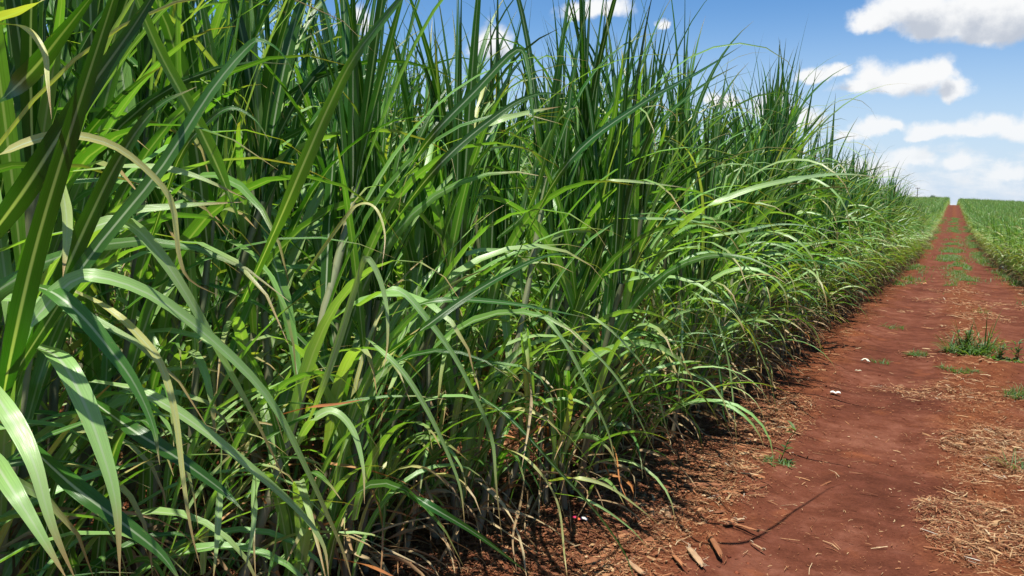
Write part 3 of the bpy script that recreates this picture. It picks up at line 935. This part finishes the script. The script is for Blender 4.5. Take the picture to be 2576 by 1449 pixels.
HERO = [
    # pts, L0, L1, width, tint, roll, twist
    ([(20, 930), (70, 830), (170, 715), (260, 700), (400, 755), (560, 880), (680, 1010), (770, 1180), (860, 1380), (885, 1460)], 1.75, 1.45, .050, .5, .1, .2),
    ([(80, 760), (150, 650), (230, 575), (320, 562), (400, 640), (480, 760), (575, 930), (650, 1070), (730, 1235)], 1.85, 1.55, .044, .55, .1, .4),
    ([(60, 715), (130, 735), (200, 790), (265, 865), (335, 960), (385, 1070), (402, 1170)], 1.7, 1.45, .048, .35, .2, .6),
    ([(170, 725), (270, 775), (350, 845), (405, 920), (440, 1040), (460, 1200), (480, 1330), (505, 1430)], 1.7, 1.5, .024, .85, .1, .3),
    ([(230, 960), (350, 985), (480, 1060), (620, 1170), (750, 1285), (812, 1370), (828, 1460)], 1.75, 1.45, .040, .55, 0, .2),
    ([(90, 870), (150, 905), (205, 1000), (255, 1130), (292, 1270), (302, 1460)], 1.65, 1.4, .058, .5, .1, .1),
    ([(-30, 960), (0, 1010), (50, 1090), (90, 1180), (130, 1320), (195, 1470)], 1.55, 1.35, .046, .6, .1, .2),
    ([(-40, 1120), (10, 1200), (80, 1310), (170, 1460)], 1.5, 1.3, .045, .5, .0, .2),
    ([(220, 1000), (330, 1080), (450, 1155), (560, 1235), (612, 1285)], 1.75, 1.5, .048, .15, -.5, .1),
    ([(60, 1110), (180, 1220), (300, 1310), (400, 1390), (460, 1470)], 1.65, 1.4, .052, .2, -.3, .1),
    ([(556, 1130), (552, 1220), (545, 1350), (535, 1470)], 1.75, 1.6, .034, .6, 1.3, .1),
    ([(640, 1180), (642, 1250), (632, 1350), (610, 1470)], 1.78, 1.65, .028, .6, 1.2, .1),
    ([(700, 1290), (690, 1370), (670, 1470)], 1.7, 1.6, .035, .4, 1.2, .2),
    ([(750, 1110), (800, 1000), (850, 860), (890, 730), (918, 650), (950, 690), (972, 770), (975, 860), (965, 930)], 1.85, 1.7, .034, .6, .5, .6),
    ([(900, 770), (960, 735), (1010, 735), (1070, 800), (1140, 895), (1200, 1010), (1238, 1110), (1248, 1220), (1264, 1370)], 1.85, 1.55, .040, .5, .1, .5),
    ([(920, 850), (960, 885), (1015, 940), (1075, 1035), (1125, 1140), (1158, 1230), (1170, 1330)], 1.8, 1.6, .032, .5, .1, .4),
    ([(1330, 770), (1375, 805), (1430, 880), (1485, 990), (1530, 1090), (1550, 1180)], 1.85, 1.55, .040, .5, .1, .5),
    ([(1400, 800), (1455, 850), (1550, 950), (1605, 1050), (1660, 1165)], 1.8, 1.5, .036, .5, .1, .5),
    ([(1440, 780), (1500, 805), (1570, 865), (1640, 955), (1672, 1060), (1690, 1130)], 1.8, 1.5, .032, .6, .1, .5),
    ([(1500, 700), (1570, 678), (1640, 700), (1700, 775), (1755, 870), (1800, 960)], 1.8, 1.4, .030, .55, .1, .3),
    ([(1700, 690), (1712, 760), (1715, 850), (1708, 930), (1700, 1000)], 1.75, 1.6, .045, .6, 1.3, .1),
    ([(960, 800), (1100, 757), (1250, 760), (1380, 780), (1480, 800)], 1.8, 1.45, .030, .35, .3, .2),
    ([(960, 900), (1060, 830), (1170, 750), (1290, 680), (1380, 642), (1450, 640)], 1.8, 1.35, .034, .45, .3, .3),
    ([(740, 1130), (780, 1065), (835, 1035), (885, 1080), (912, 1170), (917, 1268)], 1.78, 1.55, .036, .55, .2, .2),
    ([(1000, 1215), (1060, 1260), (1200, 1345), (1340, 1450)], 1.6, 1.35, .040, .1, -.6, .1),
    ([(1190, 985), (1290, 1060), (1400, 1180), (1500, 1290), (1570, 1390), (1600, 1470)], 1.78, 1.4, .028, .15, -.2, .4),
    ([(1250, 1120), (1330, 1160), (1400, 1260), (1420, 1400), (1428, 1460)], 1.75, 1.5, .022, .8, .1, .2),
    ([(1380, 1210), (1450, 1203), (1530, 1225), (1610, 1280), (1672, 1332)], 1.7, 1.4, .030, .75, .2, .2),
    ([(1390, 1240), (1480, 1260), (1580, 1325), (1640, 1390)], 1.7, 1.4, .022, .55, .2, .2),
    ([(1700, 720), (1760, 745), (1805, 810), (1832, 910), (1845, 1020), (1855, 1135)], 1.7, 1.3, .030, .5, .1, .6),
    ([(1770, 690), (1830, 745), (1895, 850), (1935, 950), (1965, 1095)], 1.7, 1.15, .028, .45, .1, .6),
    ([(1740, 780), (1790, 850), (1812, 950), (1820, 1040), (1845, 1110)], 1.7, 1.45, .040, .1, .5, .3),
    # upper left
    ([(0, 1040), (30, 880), (90, 620), (180, 320), (290, -20), (330, -160)], 1.35, 1.2, .055, .1, 1.2, .1),
    ([(-60, 640), (60, 480), (200, 260), (340, 60), (450, -120)], 1.5, 1.4, .055, .05, 1.0, .2),
    ([(-80, 330), (60, 200), (160, 80), (270, -60)], 1.4, 1.4, .05, .2, 1.0, .2),
    ([(-40, 410), (0, 390), (80, 355), (170, 340), (280, 365), (370, 430), (432, 510), (450, 640), (478, 705), (560, 748)], 1.45, 1.5, .026, .95, .2, .5),
    ([(50, 930), (130, 760), (220, 560), (300, 400), (390, 275), (495, 218)], 1.8, 1.5, .050, .6, .9, -.5),
    ([(10, 980), (120, 810), (230, 640), (400, 430), (530, 230), (620, 122), (660, 104), (720, 150), (785, 290)], 1.75, 1.5, .038, .3, .7, -.4),
    ([(150, 440), (168, 560), (158, 700)], 1.6, 1.6, .034, .7, 1.2, .2),
    ([(180, 432), (350, 420), (480, 440), (620, 500)], 1.8, 1.6, .030, .65, .3, .2),
    ([(200, 640), (300, 545), (430, 520), (612, 508)], 1.8, 1.6, .032, .6, .3, .2),
    ([(-20, 60), (60, 70), (110, 130), (120, 210), (130, 300)], 1.4, 1.4, .016, .95, .2, .3),
    ([(-30, 60), (60, 25), (150, -20)], 1.5, 1.4, .04, .9, .3, .1),
    ([(600, 560), (560, 450), (490, 300), (400, 130), (330, -40), (300, -140)], 1.8, 1.5, .055, .85, 1.0, .1),
    # upper middle
    ([(990, 480), (1080, 350), (1190, 235), (1300, 125), (1328, 180), (1338, 270), (1350, 360)], 1.8, 1.5, .040, .3, .6, .4),
    ([(960, 600), (1100, 420), (1250, 290), (1340, 240), (1420, 235)], 1.8, 1.4, .036, .2, .5, .3),
    ([(1120, 400), (1220, 320), (1320, 285), (1410, 268)], 1.8, 1.5, .036, .65, .3, .2),
    ([(1280, 680), (1420, 420), (1600, 270), (1760, 180), (1870, 112)], 1.8, 1.2, .040, .55, .6, .2),
    ([(1250, 600), (1330, 520), (1390, 330), (1450, 180)], 1.85, 1.6, .05, .8, 1.1, .2),
    ([(1420, 470), (1540, 455), (1640, 462), (1745, 475)], 1.8, 1.45, .026, .7, .3, .2),
    ([(1500, 552), (1620, 550), (1740, 555), (1830, 580)], 1.8, 1.4, .026, .55, .3, .2),
    ([(1640, 640), (1740, 545), (1850, 490), (1960, 458), (2080, 440), (2160, 440), (2215, 450)], 1.7, 0.34, .040, .6, .3, .1),
    ([(1700, 610), (1850, 585), (2000, 565), (2150, 595)], 1.7, 1.1, .032, .6, .3, .2),
    ([(610, 760), (700, 560), (760, 420), (830, 260), (900, 130), (1020, -20), (1120, -150)], 1.8, 1.4, .058, .85, 1.0, .2),
    ([(760, 700), (860, 560), (905, 515), (945, 525), (968, 590), (960, 680)], 1.8, 1.6, .018, .9, .3, .3),
    ([(380, 600), (450, 400), (520, 310), (580, 272), (640, 300), (680, 360)], 1.85, 1.7, .020, .7, .5, .3),
]
for h in HERO:
    pts, L0, L1, W, tint, roll, tw = h
    hero(pts, L0, L1, W, tint, roll, tw)
hero([(700, 1045), (780, 1025), (860, 1015), (922, 1003)], 1.72, 1.6, .013, 1.0, .3, .3, dry=True, label="orange dying leaf")
hero([(1320, 925), (1335, 990), (1330, 1070), (1312, 1180)], 1.72, 1.62, .026, .45, 1.0, .6, dry=True, label="tan dead leaf hanging")
hero([(840, 1405), (930, 1425), (1010, 1460)], 1.6, 1.4, .018, .8, .3, .6, dry=True, label="pale dead leaf on the soil")
hero([(1320, 1180), (1310, 1260), (1290, 1350), (1300, 1440)], 1.7, 1.6, .018, .4, 1.0, 1.2, dry=True)
hero([(1500, 1060), (1545, 1130), (1560, 1215), (1590, 1280)], 1.75, 1.5, .014, .8, 1.0, 1.2, dry=True)

# ------------------------------------------------------------------ straw, clods
sr = np.random.default_rng(8)


def straw_density(x, y):
    n = vnoise(x * 2.2, y * 1.6, 31) * .6 + vnoise(x * 6, y * 5, 32) * .4
    w = 0.10 * (vnoise(y * 1.3, x * 0, 33) - .5) * 2
    left = np.clip((-x - 0.80 + w * 1.4) / 0.45, 0, 1) * (0.35 + 0.6 * (y < 7.2))
    left = np.where(y > 7.2, left * 0.35, left)
    def blob(cx, cy, rx, ry, a):
        return a * np.clip(1.35 - ((x - cx) / rx) ** 2 - ((y - cy) / ry) ** 2 + (n - .5) * 2.6, 0, 1)
    cen = 0.62 * np.clip((vnoise(x * 1.7 + 3, y * 1.5, 91) * .7 + vnoise(x * 5, y * 5, 92) * .3 - .30) * 5, 0.06, 1) * np.maximum.reduce([blob(.42, 6.2, .42, .95, 1.2), blob(.36, 4.45, .34, .75, 1.2), blob(-.02, 8.3, .55, .55, .9), blob(.35, 8.6, .4, .6, .8),
                             blob(.3, 10.4, .6, .5, .5), blob(.35, 12.6, .5, .9, .6), blob(.2, 15.5, 1.0, .7, .9), blob(.5, 18, 1.1, .8, .7), blob(0.3, 22, .6, 1.5, .6)])
    rest = 0.016 + 0.25 * np.clip(1 - np.abs(x - .35) / .35, 0, 1) + 0.5 * (x > 1.5)
    return np.clip(np.maximum(np.maximum(left * (0.35 + n * 1.2), cen), rest * n), 0, 1)


def straw(name, x0, x1, y0, y1, ncand, lmin, lmax, label, wmul=1.0, chaff=False, flake=False):
    x = sr.uniform(x0, x1, ncand); y = sr.uniform(y0, y1, ncand)
    keep = sr.random(ncand) < (straw_density(x, y) * .9 + .16 * vnoise(x * 3, y * 3, 71) * (1 - .85 * np.exp(-((x + .42 + 0.22 * fbm(x * 0.9, y * 0.7, 2, 9)) / .42) ** 4)) if chaff else straw_density(x, y))
    if flake: keep &= sr.random(ncand) < np.clip((-x - .75) / .4, 0, 1) * (.3 + vnoise(x * 2, y * 2, 88)) + .12 * (x > 0)
    x = x[keep]; y = y[keep]; n = len(x)
    L = lmin + (lmax - lmin) * sr.random(n) ** 2.6; W = sr.uniform(.0016, .0055, n) * wmul * (0.6 + L / lmax)
    a = sr.random(n) * 6.28; pitch = sr.normal(0, .13, n)
    d = np.stack([np.cos(a) * np.cos(pitch), np.sin(a) * np.cos(pitch), np.sin(pitch)], -1)
    sd = np.stack([-np.sin(a), np.cos(a), sr.normal(0, .35, n)], -1) * (W / 2)[:, None]
    bend = sr.normal(0, .08, n) * L
    P = np.stack([x, y, gz(x, y) + 0.006 + sr.random(n) * 0.014], -1)
    V = []
    for t in (-.5, 0, .5):
        q = P + d * (t * L)[:, None]
        q[:, 2] += np.where(t == 0, np.abs(bend) * .4, 0)
        q[:, :2] += (np.stack([-np.sin(a), np.cos(a)], -1) * bend[:, None]) * (t == 0)
        q[:, 2] = np.maximum(q[:, 2], gz(q[:, 0], q[:, 1]) + .004)
        ww = 1.0 if t == 0 else .7
        V += [q - sd * ww, q + sd * ww]
    V = np.stack(V, 1)
    b = (np.arange(n) * 6)[:, None]
    F = np.concatenate([b + np.array([[0, 1, 3, 2]]), b + np.array([[2, 3, 5, 4]])], 1).reshape(-1, 4)
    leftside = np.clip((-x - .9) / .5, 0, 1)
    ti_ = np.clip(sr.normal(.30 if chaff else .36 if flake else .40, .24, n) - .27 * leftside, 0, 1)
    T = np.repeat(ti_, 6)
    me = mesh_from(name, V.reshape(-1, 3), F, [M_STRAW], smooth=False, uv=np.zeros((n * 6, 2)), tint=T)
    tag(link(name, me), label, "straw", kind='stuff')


straw("straw_litter", -3.2, 1.4, 2.0, 9.0, 170000, .008, .11, "dry cane straw strewn over the near soil and in patches between the ruts")
straw("chaff", -2.6, 1.4, 2.2, 8.0, 420000, .003, .03, "fine orange brown chaff sprinkled over the loose soil", .7, chaff=True)
straw("bark_flakes", -2.8, 1.4, 2.2, 8.0, 60000, .010, .075, "flat shredded orange brown rind flakes in the litter below the cane", 3.2, flake=True)
straw("straw_litter", -2.6, 1.9, 9.0, 30.0, 90000, .03, .2, "thin dry straw scattered along the farther track", 1.8)

# clods
nC = 16000
x = sr.uniform(-2.8, 1.4, nC); y = 2.2 + 10 * sr.random(nC) ** 1.5
xs_ = x + 0.22 * fbm(x * 0.9, y * 0.7, 2, 9)
k = sr.random(nC) < np.clip(1.02 - np.exp(-((xs_ + .42) / .42) ** 4), 0.03, 1) * (.25 + vnoise(x * 2.5, y * 2.5, 51))
x, y = x[k], y[k]; nC = len(x)
ico = np.array([(0, 0, 1), (1, 0, 0), (0, 1, 0), (-1, 0, 0), (0, -1, 0), (0, 0, -1.)])
fc = [(0, 1, 2), (0, 2, 3), (0, 3, 4), (0, 4, 1), (5, 2, 1), (5, 3, 2), (5, 4, 3), (5, 1, 4)]
rad = .002 + .016 * sr.random(nC) ** 5
V = ico[None] * rad[:, None, None] * sr.uniform(.6, 1.35, (nC, 6, 1)) + sr.normal(0, .15, (nC, 6, 3)) * rad[:, None, None]
V[..., 2] *= .7
V = V + np.stack([x, y, gz(x, y) + rad * .3], -1)[:, None]
F = (np.arange(nC) * 6)[:, None, None] + np.array(fc)[None]
me = mesh_from("soil_crumbs", V.reshape(-1, 3), F.reshape(-1, 3), [M_CLOD], smooth=False, tint=np.repeat(sr.random(nC), 6))
tag(link("soil_crumbs", me), "small red soil clods lying on the loose ground", "soil clods", kind='stuff')


# bigger scraps of dead cane: curved split rind with frayed ends
def rind(px, py, length, width, rotdeg, tint, curl, label, name="cane_rind_piece", frays=5, cat="cane scrap"):
    r = np.random.default_rng(int(px * 7 + py))
    X, Y = on_ground(px, py, 0.01)
    G = Geo()
    nL, nW = 10, 7
    for layer in range(2):
        u = np.linspace(-.5, .5, nL)[:, None]; v = np.linspace(-1, 1, nW)[None, :]
        R = width / 2
        ang = v * curl
        th = .004 * layer
        end = 1 + r.normal(0, .07, (1, nW)) * 1.0
        x_ = u * length * end * np.ones_like(v)
        wl = (1 - .35 * (2 * np.abs(u)) ** 3)
        if curl > .3:
            y_ = np.sin(ang) / math.sin(curl) * R * wl; z_ = (np.cos(ang) - math.cos(curl)) * R / math.sin(curl) * wl * np.ones_like(u)
        else:
            y_ = v * R * wl; z_ = 0 * u * v
        z_ = z_ - th + .05 * length * np.cos(u * 2.4) * .5 + r.normal(0, .0012, (nL, nW))
        V = np.stack([x_ + 0 * v, y_ + 0 * u, z_ + 0 * u * v], -1)
        i, j = np.meshgrid(np.arange(nL - 1), np.arange(nW - 1), indexing='ij'); a = i * nW + j
        F = np.stack([a, a + 1, a + nW + 1, a + nW], -1)
        if layer: F = F[..., ::-1]
        G.add(V, F, np.zeros((nL * nW, 2)), np.clip(tint + r.normal(0, .1) + 0 * V[..., 0], 0, 1))
    for k in range(frays):
        e = r.choice([-1, 1]); p = np.array([[e * length * .4, r.uniform(-.4, .4) * width, .006], [e * length * .55, r.uniform(-.5, .5) * width, .010], [e * length * r.uniform(.62, .8), r.uniform(-.7, .7) * width, r.uniform(.004, .02)]])
        tube(G, p, np.array([.0022, .0018, .0008]), 4, tint=np.clip(tint + .15, 0, 1))
    o = link(name, G.build(name, [M_BARK]), None, (X, Y, float(gz(X, Y)) + .024), math.radians(rotdeg))
    tag(o, label, cat)
    return o


RS = .84
RN = [
    (1785, 1215, .16, .035, 25, .5, 1.2, "orange brown split cane piece lying in leaf shadow nearest the cane"),
    (1690, 1212, .12, .04, -20, .2, 1.4, "dark weathered cane stub half in shade"),
    (1640, 1288, .15, .032, -70, .55, 1.3, "reddish cane piece pointing toward the camera below the dark stub"),
    (1680, 1300, .11, .034, -65, .7, 1.3, "greyish cane piece beside the reddish one"),
    (1833, 1315, .07, .032, 60, .8, .9, "short square tan cane piece"),
    (1862, 1303, .06, .02, 50, .95, .6, "small pale chip beside the square tan piece"),
    (1880, 1322, .15, .018, -12, .6, .8, "dark edged pointed splinter at the edge of the packed rut"),
    (1908, 1358, .10, .012, -38, .95, .5, "thin white sliver lying alone on the red rut"),
    (1800, 1370, .27, .032, -62, .35, 1.1, "long reddish split rind in the thick straw"),
    (1750, 1400, .22, .036, -55, .95, 1.0, "long pale grey split rind below the reddish one"),
    (1600, 1440, .13, .030, -40, .85, 1.2, "curled pale rind at the bottom edge in shade"),
    (1705, 1420, .14, .02, -50, .5, .8, "narrow orange splinter low in the straw"),
    (2105, 1005, .09, .02, 10, .5, .6, "brown chip past the white leaf scrap"),
]
for (px, py, L, W, rot, tint, curl, lab) in RN:
    rind(px, py, L * RS, W * RS, rot, tint * .8, curl, lab)


def scrap(name, px, py, L, W, rotdeg, col, label, cat, humps=2.0, rough=.6, z=0.0, mats=None):
    """a crumpled, curled sheet"""
    if z is None: z = 0
    X, Y = on_ground(px, py, z)
    r = np.random.default_rng(int(px + py)); nL, nW = 14, 8
    u = np.linspace(-.5, .5, nL)[:, None]; v = np.linspace(-.5, .5, nW)[None]
    V = np.stack([u * L + 0 * v, v * W * (1 - .5 * (2 * np.abs(u)) ** 2), .25 * W * (1 - 4 * v * v) + .12 * L * np.abs(np.sin(u * humps * 3)) + r.normal(0, .02 * W, (nL, nW))], -1)
    i, j = np.meshgrid(np.arange(nL - 1), np.arange(nW - 1), indexing='ij'); a = i * nW + j
    F = np.stack([a, a + 1, a + nW + 1, a + nW], -1).reshape(-1, 4)
    mi = None
    if mats and len(mats) > 1:
        mi = np.zeros(len(F), int); uu_ = np.repeat(np.arange(nL - 1) / (nL - 2), nW - 1)
        mi[uu_ > .62] = 1; mi[(uu_ > .3) & (uu_ <= .5)] = 2 if len(mats) > 2 else 0
    me = mesh_from(name, V.reshape(-1, 3), F, mats or [plain(name, col, rough)], matidx=mi)
    o = link(name, me, None, (X, Y, float(gz(X, Y)) + .02), math.radians(rotdeg))
    sol = o.modifiers.new("thickness", 'SOLIDIFY'); sol.thickness = .0008
    tag(o, label, cat)
    return o


scrap("leaf_scrap", 2102, 981, .085, .04, 10, (.80, .76, .66), "curled white dead leaf scrap on the red soil at the rut edge", "leaf scrap")
scrap("leaf_scrap", 2178, 893, .03, .10, 80, (.78, .74, .60), "small upright pale leaf scrap under the drooping cane tips", "leaf scrap")
scrap("leaf_scrap", 2160, 918, .06, .02, 20, (.70, .62, .42), "flat cream leaf scrap beside the upright pale one", "leaf scrap")
scrap("leaf_scrap", 2325, 697, .16, .07, 0, (.55, .25, .11), "orange brown dead leaf lying in the middle of the far track", "leaf scrap", z=-.3)
scrap("wrapper", 1457, 1318, .080, .030, 12, None, "small crumpled pink and white wrapper lying in the straw", "litter",
      mats=[plain("wrapper_pink", (.70, .03, .12), .8), plain("wrapper_white", (.80, .70, .66), .7), plain("wrapper_orange", (.75, .14, .03), .8)])
X_, Y_ = 1.75, 30.0
o = scrap("plastic_bag", 2452, 577, .62, .45, 30, (.30, .42, .36), "pale green plastic bag caught low in the right cane edge", "bag", humps=3.1, rough=.35)
o.location = (1.9, 33.5, float(gz(1.9, 33.5)) + .02); o.scale = (1, 1, 1.6)


# ------------------------------------------------------------------ weeds
def weed(name, px, py, n, Lr, Wr, spread, label, cat, z=0.0, tall=0, er=(25, 80), dr=(20, 100), seed=0, xy=None, squash=1.0, stems=0, gr=None):
    r = np.random.default_rng(900 + seed)
    X, Y = xy if xy else on_ground(px, py, z)
    G = Geo()
    a = r.random(n) * 6.28; rr = spread * np.sqrt(r.random(n))
    P = np.stack([rr * np.cos(a), rr * np.sin(a) * squash, np.full(n, .0)], -1)
    P[:, 2] = gz(P[:, 0] + X, P[:, 1] + Y) - float(gz(X, Y))
    blades(G, P, r.random(n) * 6.28, np.radians(r.uniform(*er, n)), np.radians(r.uniform(*dr, n)), r.uniform(*Lr, n), r.uniform(*Wr, n), S=7, twist=r.normal(0, .6, n),
           tint=np.clip(r.normal(.5, .2, n), 0, 1), floor=False, rg=r)
    if tall:
        b = r.random(tall) * 6.28
        P = np.stack([.03 * np.cos(b), .03 * np.sin(b), np.zeros(tall)], -1)
        blades(G, P, b, np.radians(r.uniform(60, 88, tall)), np.radians(r.uniform(5, 40, tall)), r.uniform(Lr[1] * 1.0, Lr[1] * 1.5, tall), r.uniform(*Wr, tall), S=9, tint=np.full(tall, .3), floor=False, rg=r)
    for k in range(stems):
        b = r.random() * 6.28; h = r.uniform(.15, .3)
        pts = np.array([[0, 0, 0], [.04 * math.cos(b), .04 * math.sin(b), h * .6], [.1 * math.cos(b), .1 * math.sin(b), h]])
        tube(G, pts, np.array([.004, .003, .002]), 5, tint=.4)
        m_ = 9
        q = r.uniform(.2, 1, m_)
        P = np.stack([np.interp(q, [0, .6, 1], pts[:, i]) for i in range(3)], -1)
        blades(G, P, r.random(m_) * 6.28, np.radians(r.uniform(10, 55, m_)), np.radians(r.uniform(10, 70, m_)), r.uniform(.05, .12, m_), r.uniform(.012, .026, m_), S=5, base_w=.3, tint=r.random(m_), floor=False, rg=r)
    o = link(name, G.build(name, [M_WEED]), None, (X, Y, float(gz(X, Y))))
    tag(o, label, cat, gr)
    return o


weed("tall_weed", 2425, 868, 170, (.12, .32), (.009, .020), .20, "tall dark weed tussock with upright spears in the middle of the track", "weed", tall=9, seed=1, stems=8)
weed("tall_weed", 2478, 868, 70, (.14, .38), (.009, .018), .14, "leafy weed leaning right beside the tall spear weed", "weed", tall=4, seed=2, stems=3, er=(35, 80))
weed("broadleaf_weed", 2515, 880, 60, (.05, .13), (.012, .026), .14, "low bright broadleaf weed creeping right of the tall weed", "weed", er=(5, 50), seed=3, stems=4)
weed("broadleaf_weed", 2562, 888, 50, (.05, .12), (.012, .024), .12, "low bright broadleaf weed at the right edge of the picture", "weed", er=(5, 50), seed=4, stems=3)
weed("grass_tuft", 2308, 868, 150, (.04, .10), (.004, .008), .12, "small bright green grass tuft left of the tall weed", "grass tuft", seed=5)
weed("grass_tuft", 2412, 914, 170, (.05, .11), (.004, .009), .18, "low spreading green grass tuft in front of the tall weed", "grass tuft", er=(15, 60), seed=6, squash=.5)
weed("grass_tuft", 2572, 984, 160, (.06, .15), (.004, .009), .13, "greyish green grass tuft cut by the right edge of the picture", "grass tuft", seed=7)
weed("grass_tuft", 1962, 1152, 80, (.04, .09), (.006, .011), .10, "small weed under the drooping cane tips beside the near rut", "weed", er=(10, 55), seed=8, stems=1)
weed("grass_tuft", 2218, 888, 50, (.05, .12), (.004, .009), .09, "sparse dull green grass tuft at the left rut edge", "grass tuft", er=(15, 60), seed=9)
weed("grass_tuft", 2250, 798, 60, (.05, .14), (.005, .01), .16, "sparse grass tuft under the cane edge past the white scraps", "grass tuft", er=(15, 60), seed=10)
weed("grass_tuft", 2474, 765, 40, (.08, .22), (.004, .008), .14, "thin pale grass tuft with wispy stems past the tall weed", "grass tuft", seed=11, z=-.05)
weed("grass_tuft", 2555, 1165, 26, (.10, .25), (.004, .007), .06, "wispy grass sprig in the straw patch at the right edge", "grass tuft", seed=12, er=(15, 60))
weed("grass_tuft", 2432, 684, 130, (.06, .13), (.006, .012), .25, "flat grass tuft on the track where it begins to dip", "grass tuft", seed=13, z=-.3, squash=.7)
weed("grass_tuft", 2392, 702, 70, (.06, .13), (.006, .012), .2, "smaller flat grass tuft left of and before the dip tuft", "grass tuft", seed=14, z=-.27, squash=.7)
weed("grass_tuft", 2565, 690, 120, (.12, .3), (.006, .014), .25, "shaggy grass tuft at the foot of the right cane", "grass tuft", seed=15, z=-.2)

# grass strip between the ruts further along, and along the field edges
gr_ = np.random.default_rng(77)


def grass(name, xc, wx, y0, y1, n, Lr, Wr, label, thr):
    G = Geo()
    y = gr_.uniform(y0, y1, n); x = xc + gr_.normal(0, wx, n) + .5 * (vnoise(y * .11, y * 0, 63) - .5) + .25 * (vnoise(y * .4, y * 0, 64) - .5)
    k = (vnoise(x * .9, y * .32, 61) * .6 + vnoise(x * 3, y * 1.4, 62) * .4) > thr
    x, y = x[k], y[k]; n = len(x)
    P = np.stack([x, y, gz(x, y)], -1)
    blades(G, P, gr_.random(n) * 6.28, np.radians(gr_.uniform(25, 80, n)), np.radians(gr_.uniform(20, 110, n)), gr_.uniform(*Lr, n), gr_.uniform(*Wr, n), S=4, across=1,
           tint=np.clip(gr_.normal(.55, .2, n), 0, 1), floor=False)
    tag(link(name, G.build(name, [M_WEED])), label, "grass", kind='stuff')


grass("grass", .3, .22, 20, 34, 3500, (.06, .14), (.008, .016), "short grass strip starting between the ruts", .56)
grass("grass", .35, .30, 34, 140, 26000, (.08, .2), (.014, .03), "green grass strip between the ruts where the track dips", .54)
grass("grass", 1.72, .22, 18, 110, 16000, (.08, .24), (.010, .022), "short grass along the foot of the right cane", .52)
grass("grass", -1.15, .22, 22, 140, 14000, (.08, .2), (.01, .025), "short grass along the foot of the left cane", .5)

# ------------------------------------------------------------------ skyline: pole and tree
M_POLE = plain("weathered_wood", (.16, .14, .13), .8)
yP = 262.0
d = ray(2309, 472); xP = d[0] / d[1] * yP; zt = EYE + d[2] / d[1] * yP
zb = float(terrain(xP, yP))
e = bpy.data.objects.new("power_pole", None); COL.objects.link(e); e.location = (xP, yP, zb)
tag(e, "thin dark power pole with a short crossarm on the left skyline", "power pole")
Hp = zt - zb
G = Geo(); tube(G, [(0, 0, -.3), (0, 0, Hp * .5), (0, 0, Hp)], np.array([.13, .11, .09]), 8); link("post", G.build("post", [M_POLE]), e)
G = Geo(); tube(G, [(-.6, 0, Hp - .25), (0, 0, Hp - .25), (.6, 0, Hp - .25)], np.array([.07, .07, .07]), 4); link("crossarm", G.build("crossarm", [M_POLE]), e)
for q in (-.5, 0, .5):
    G = Geo(); tube(G, [(q, -.16, Hp - .15), (q, -.16, Hp + .05), (q, -.16, Hp + .2)], np.array([.04, .06, .03]), 6); link("insulator", G.build("insulator", [plain("porcelain", (.3, .28, .26), .3)]), e)

yT = 300.0
d = ray(2347, 491); xT = d[0] / d[1] * yT; zt = EYE + d[2] / d[1] * yT
zb = float(terrain(xT, yT)); Ht = zt - zb
e = bpy.data.objects.new("tree", None); COL.objects.link(e); e.location = (xT, yT, zb)
tag(e, "tiny round dark tree poking over the cane skyline", "tree")
G = Geo(); tube(G, [(0, 0, -.2), (.05, 0, Ht * .35), (.1, .05, Ht * .6), (0, 0, Ht * .85)], np.array([.16, .12, .09, .03]), 7, tint=.4)
for k in range(6):
    b = k * 1.05; tube(G, [(.08, .03, Ht * (.4 + .05 * k)), (.45 * math.cos(b), .45 * math.sin(b), Ht * (.5 + .05 * k)), (.75 * math.cos(b), .75 * math.sin(b), Ht * (.62 + .05 * k))], np.array([.05, .035, .015]), 5, tint=.4)
link("trunk", G.build("trunk", [M_POLE]), e)
G = Geo(); n = 1500; r = np.random.default_rng(3)
c = r.normal(0, 1, (14, 3)); c /= np.linalg.norm(c, axis=1)[:, None]; c = c * [.65, .65, .5] * r.uniform(.5, 1, (14, 1))
q = c[r.integers(0, 14, n)] + r.normal(0, .2, (n, 3)); q[:, 2] += Ht * .8
blades(G, q, r.random(n) * 6.28, r.normal(0, .7, n), r.random(n), r.uniform(.1, .2, n), r.uniform(.05, .1, n), S=2, across=1, tint=r.random(n) * .4, floor=False, base_w=.3)
link("crown", G.build("crown", [M_WEED]), e)
print("individual clumps", len(front), [len(v) for v in inner.values()], len(right))
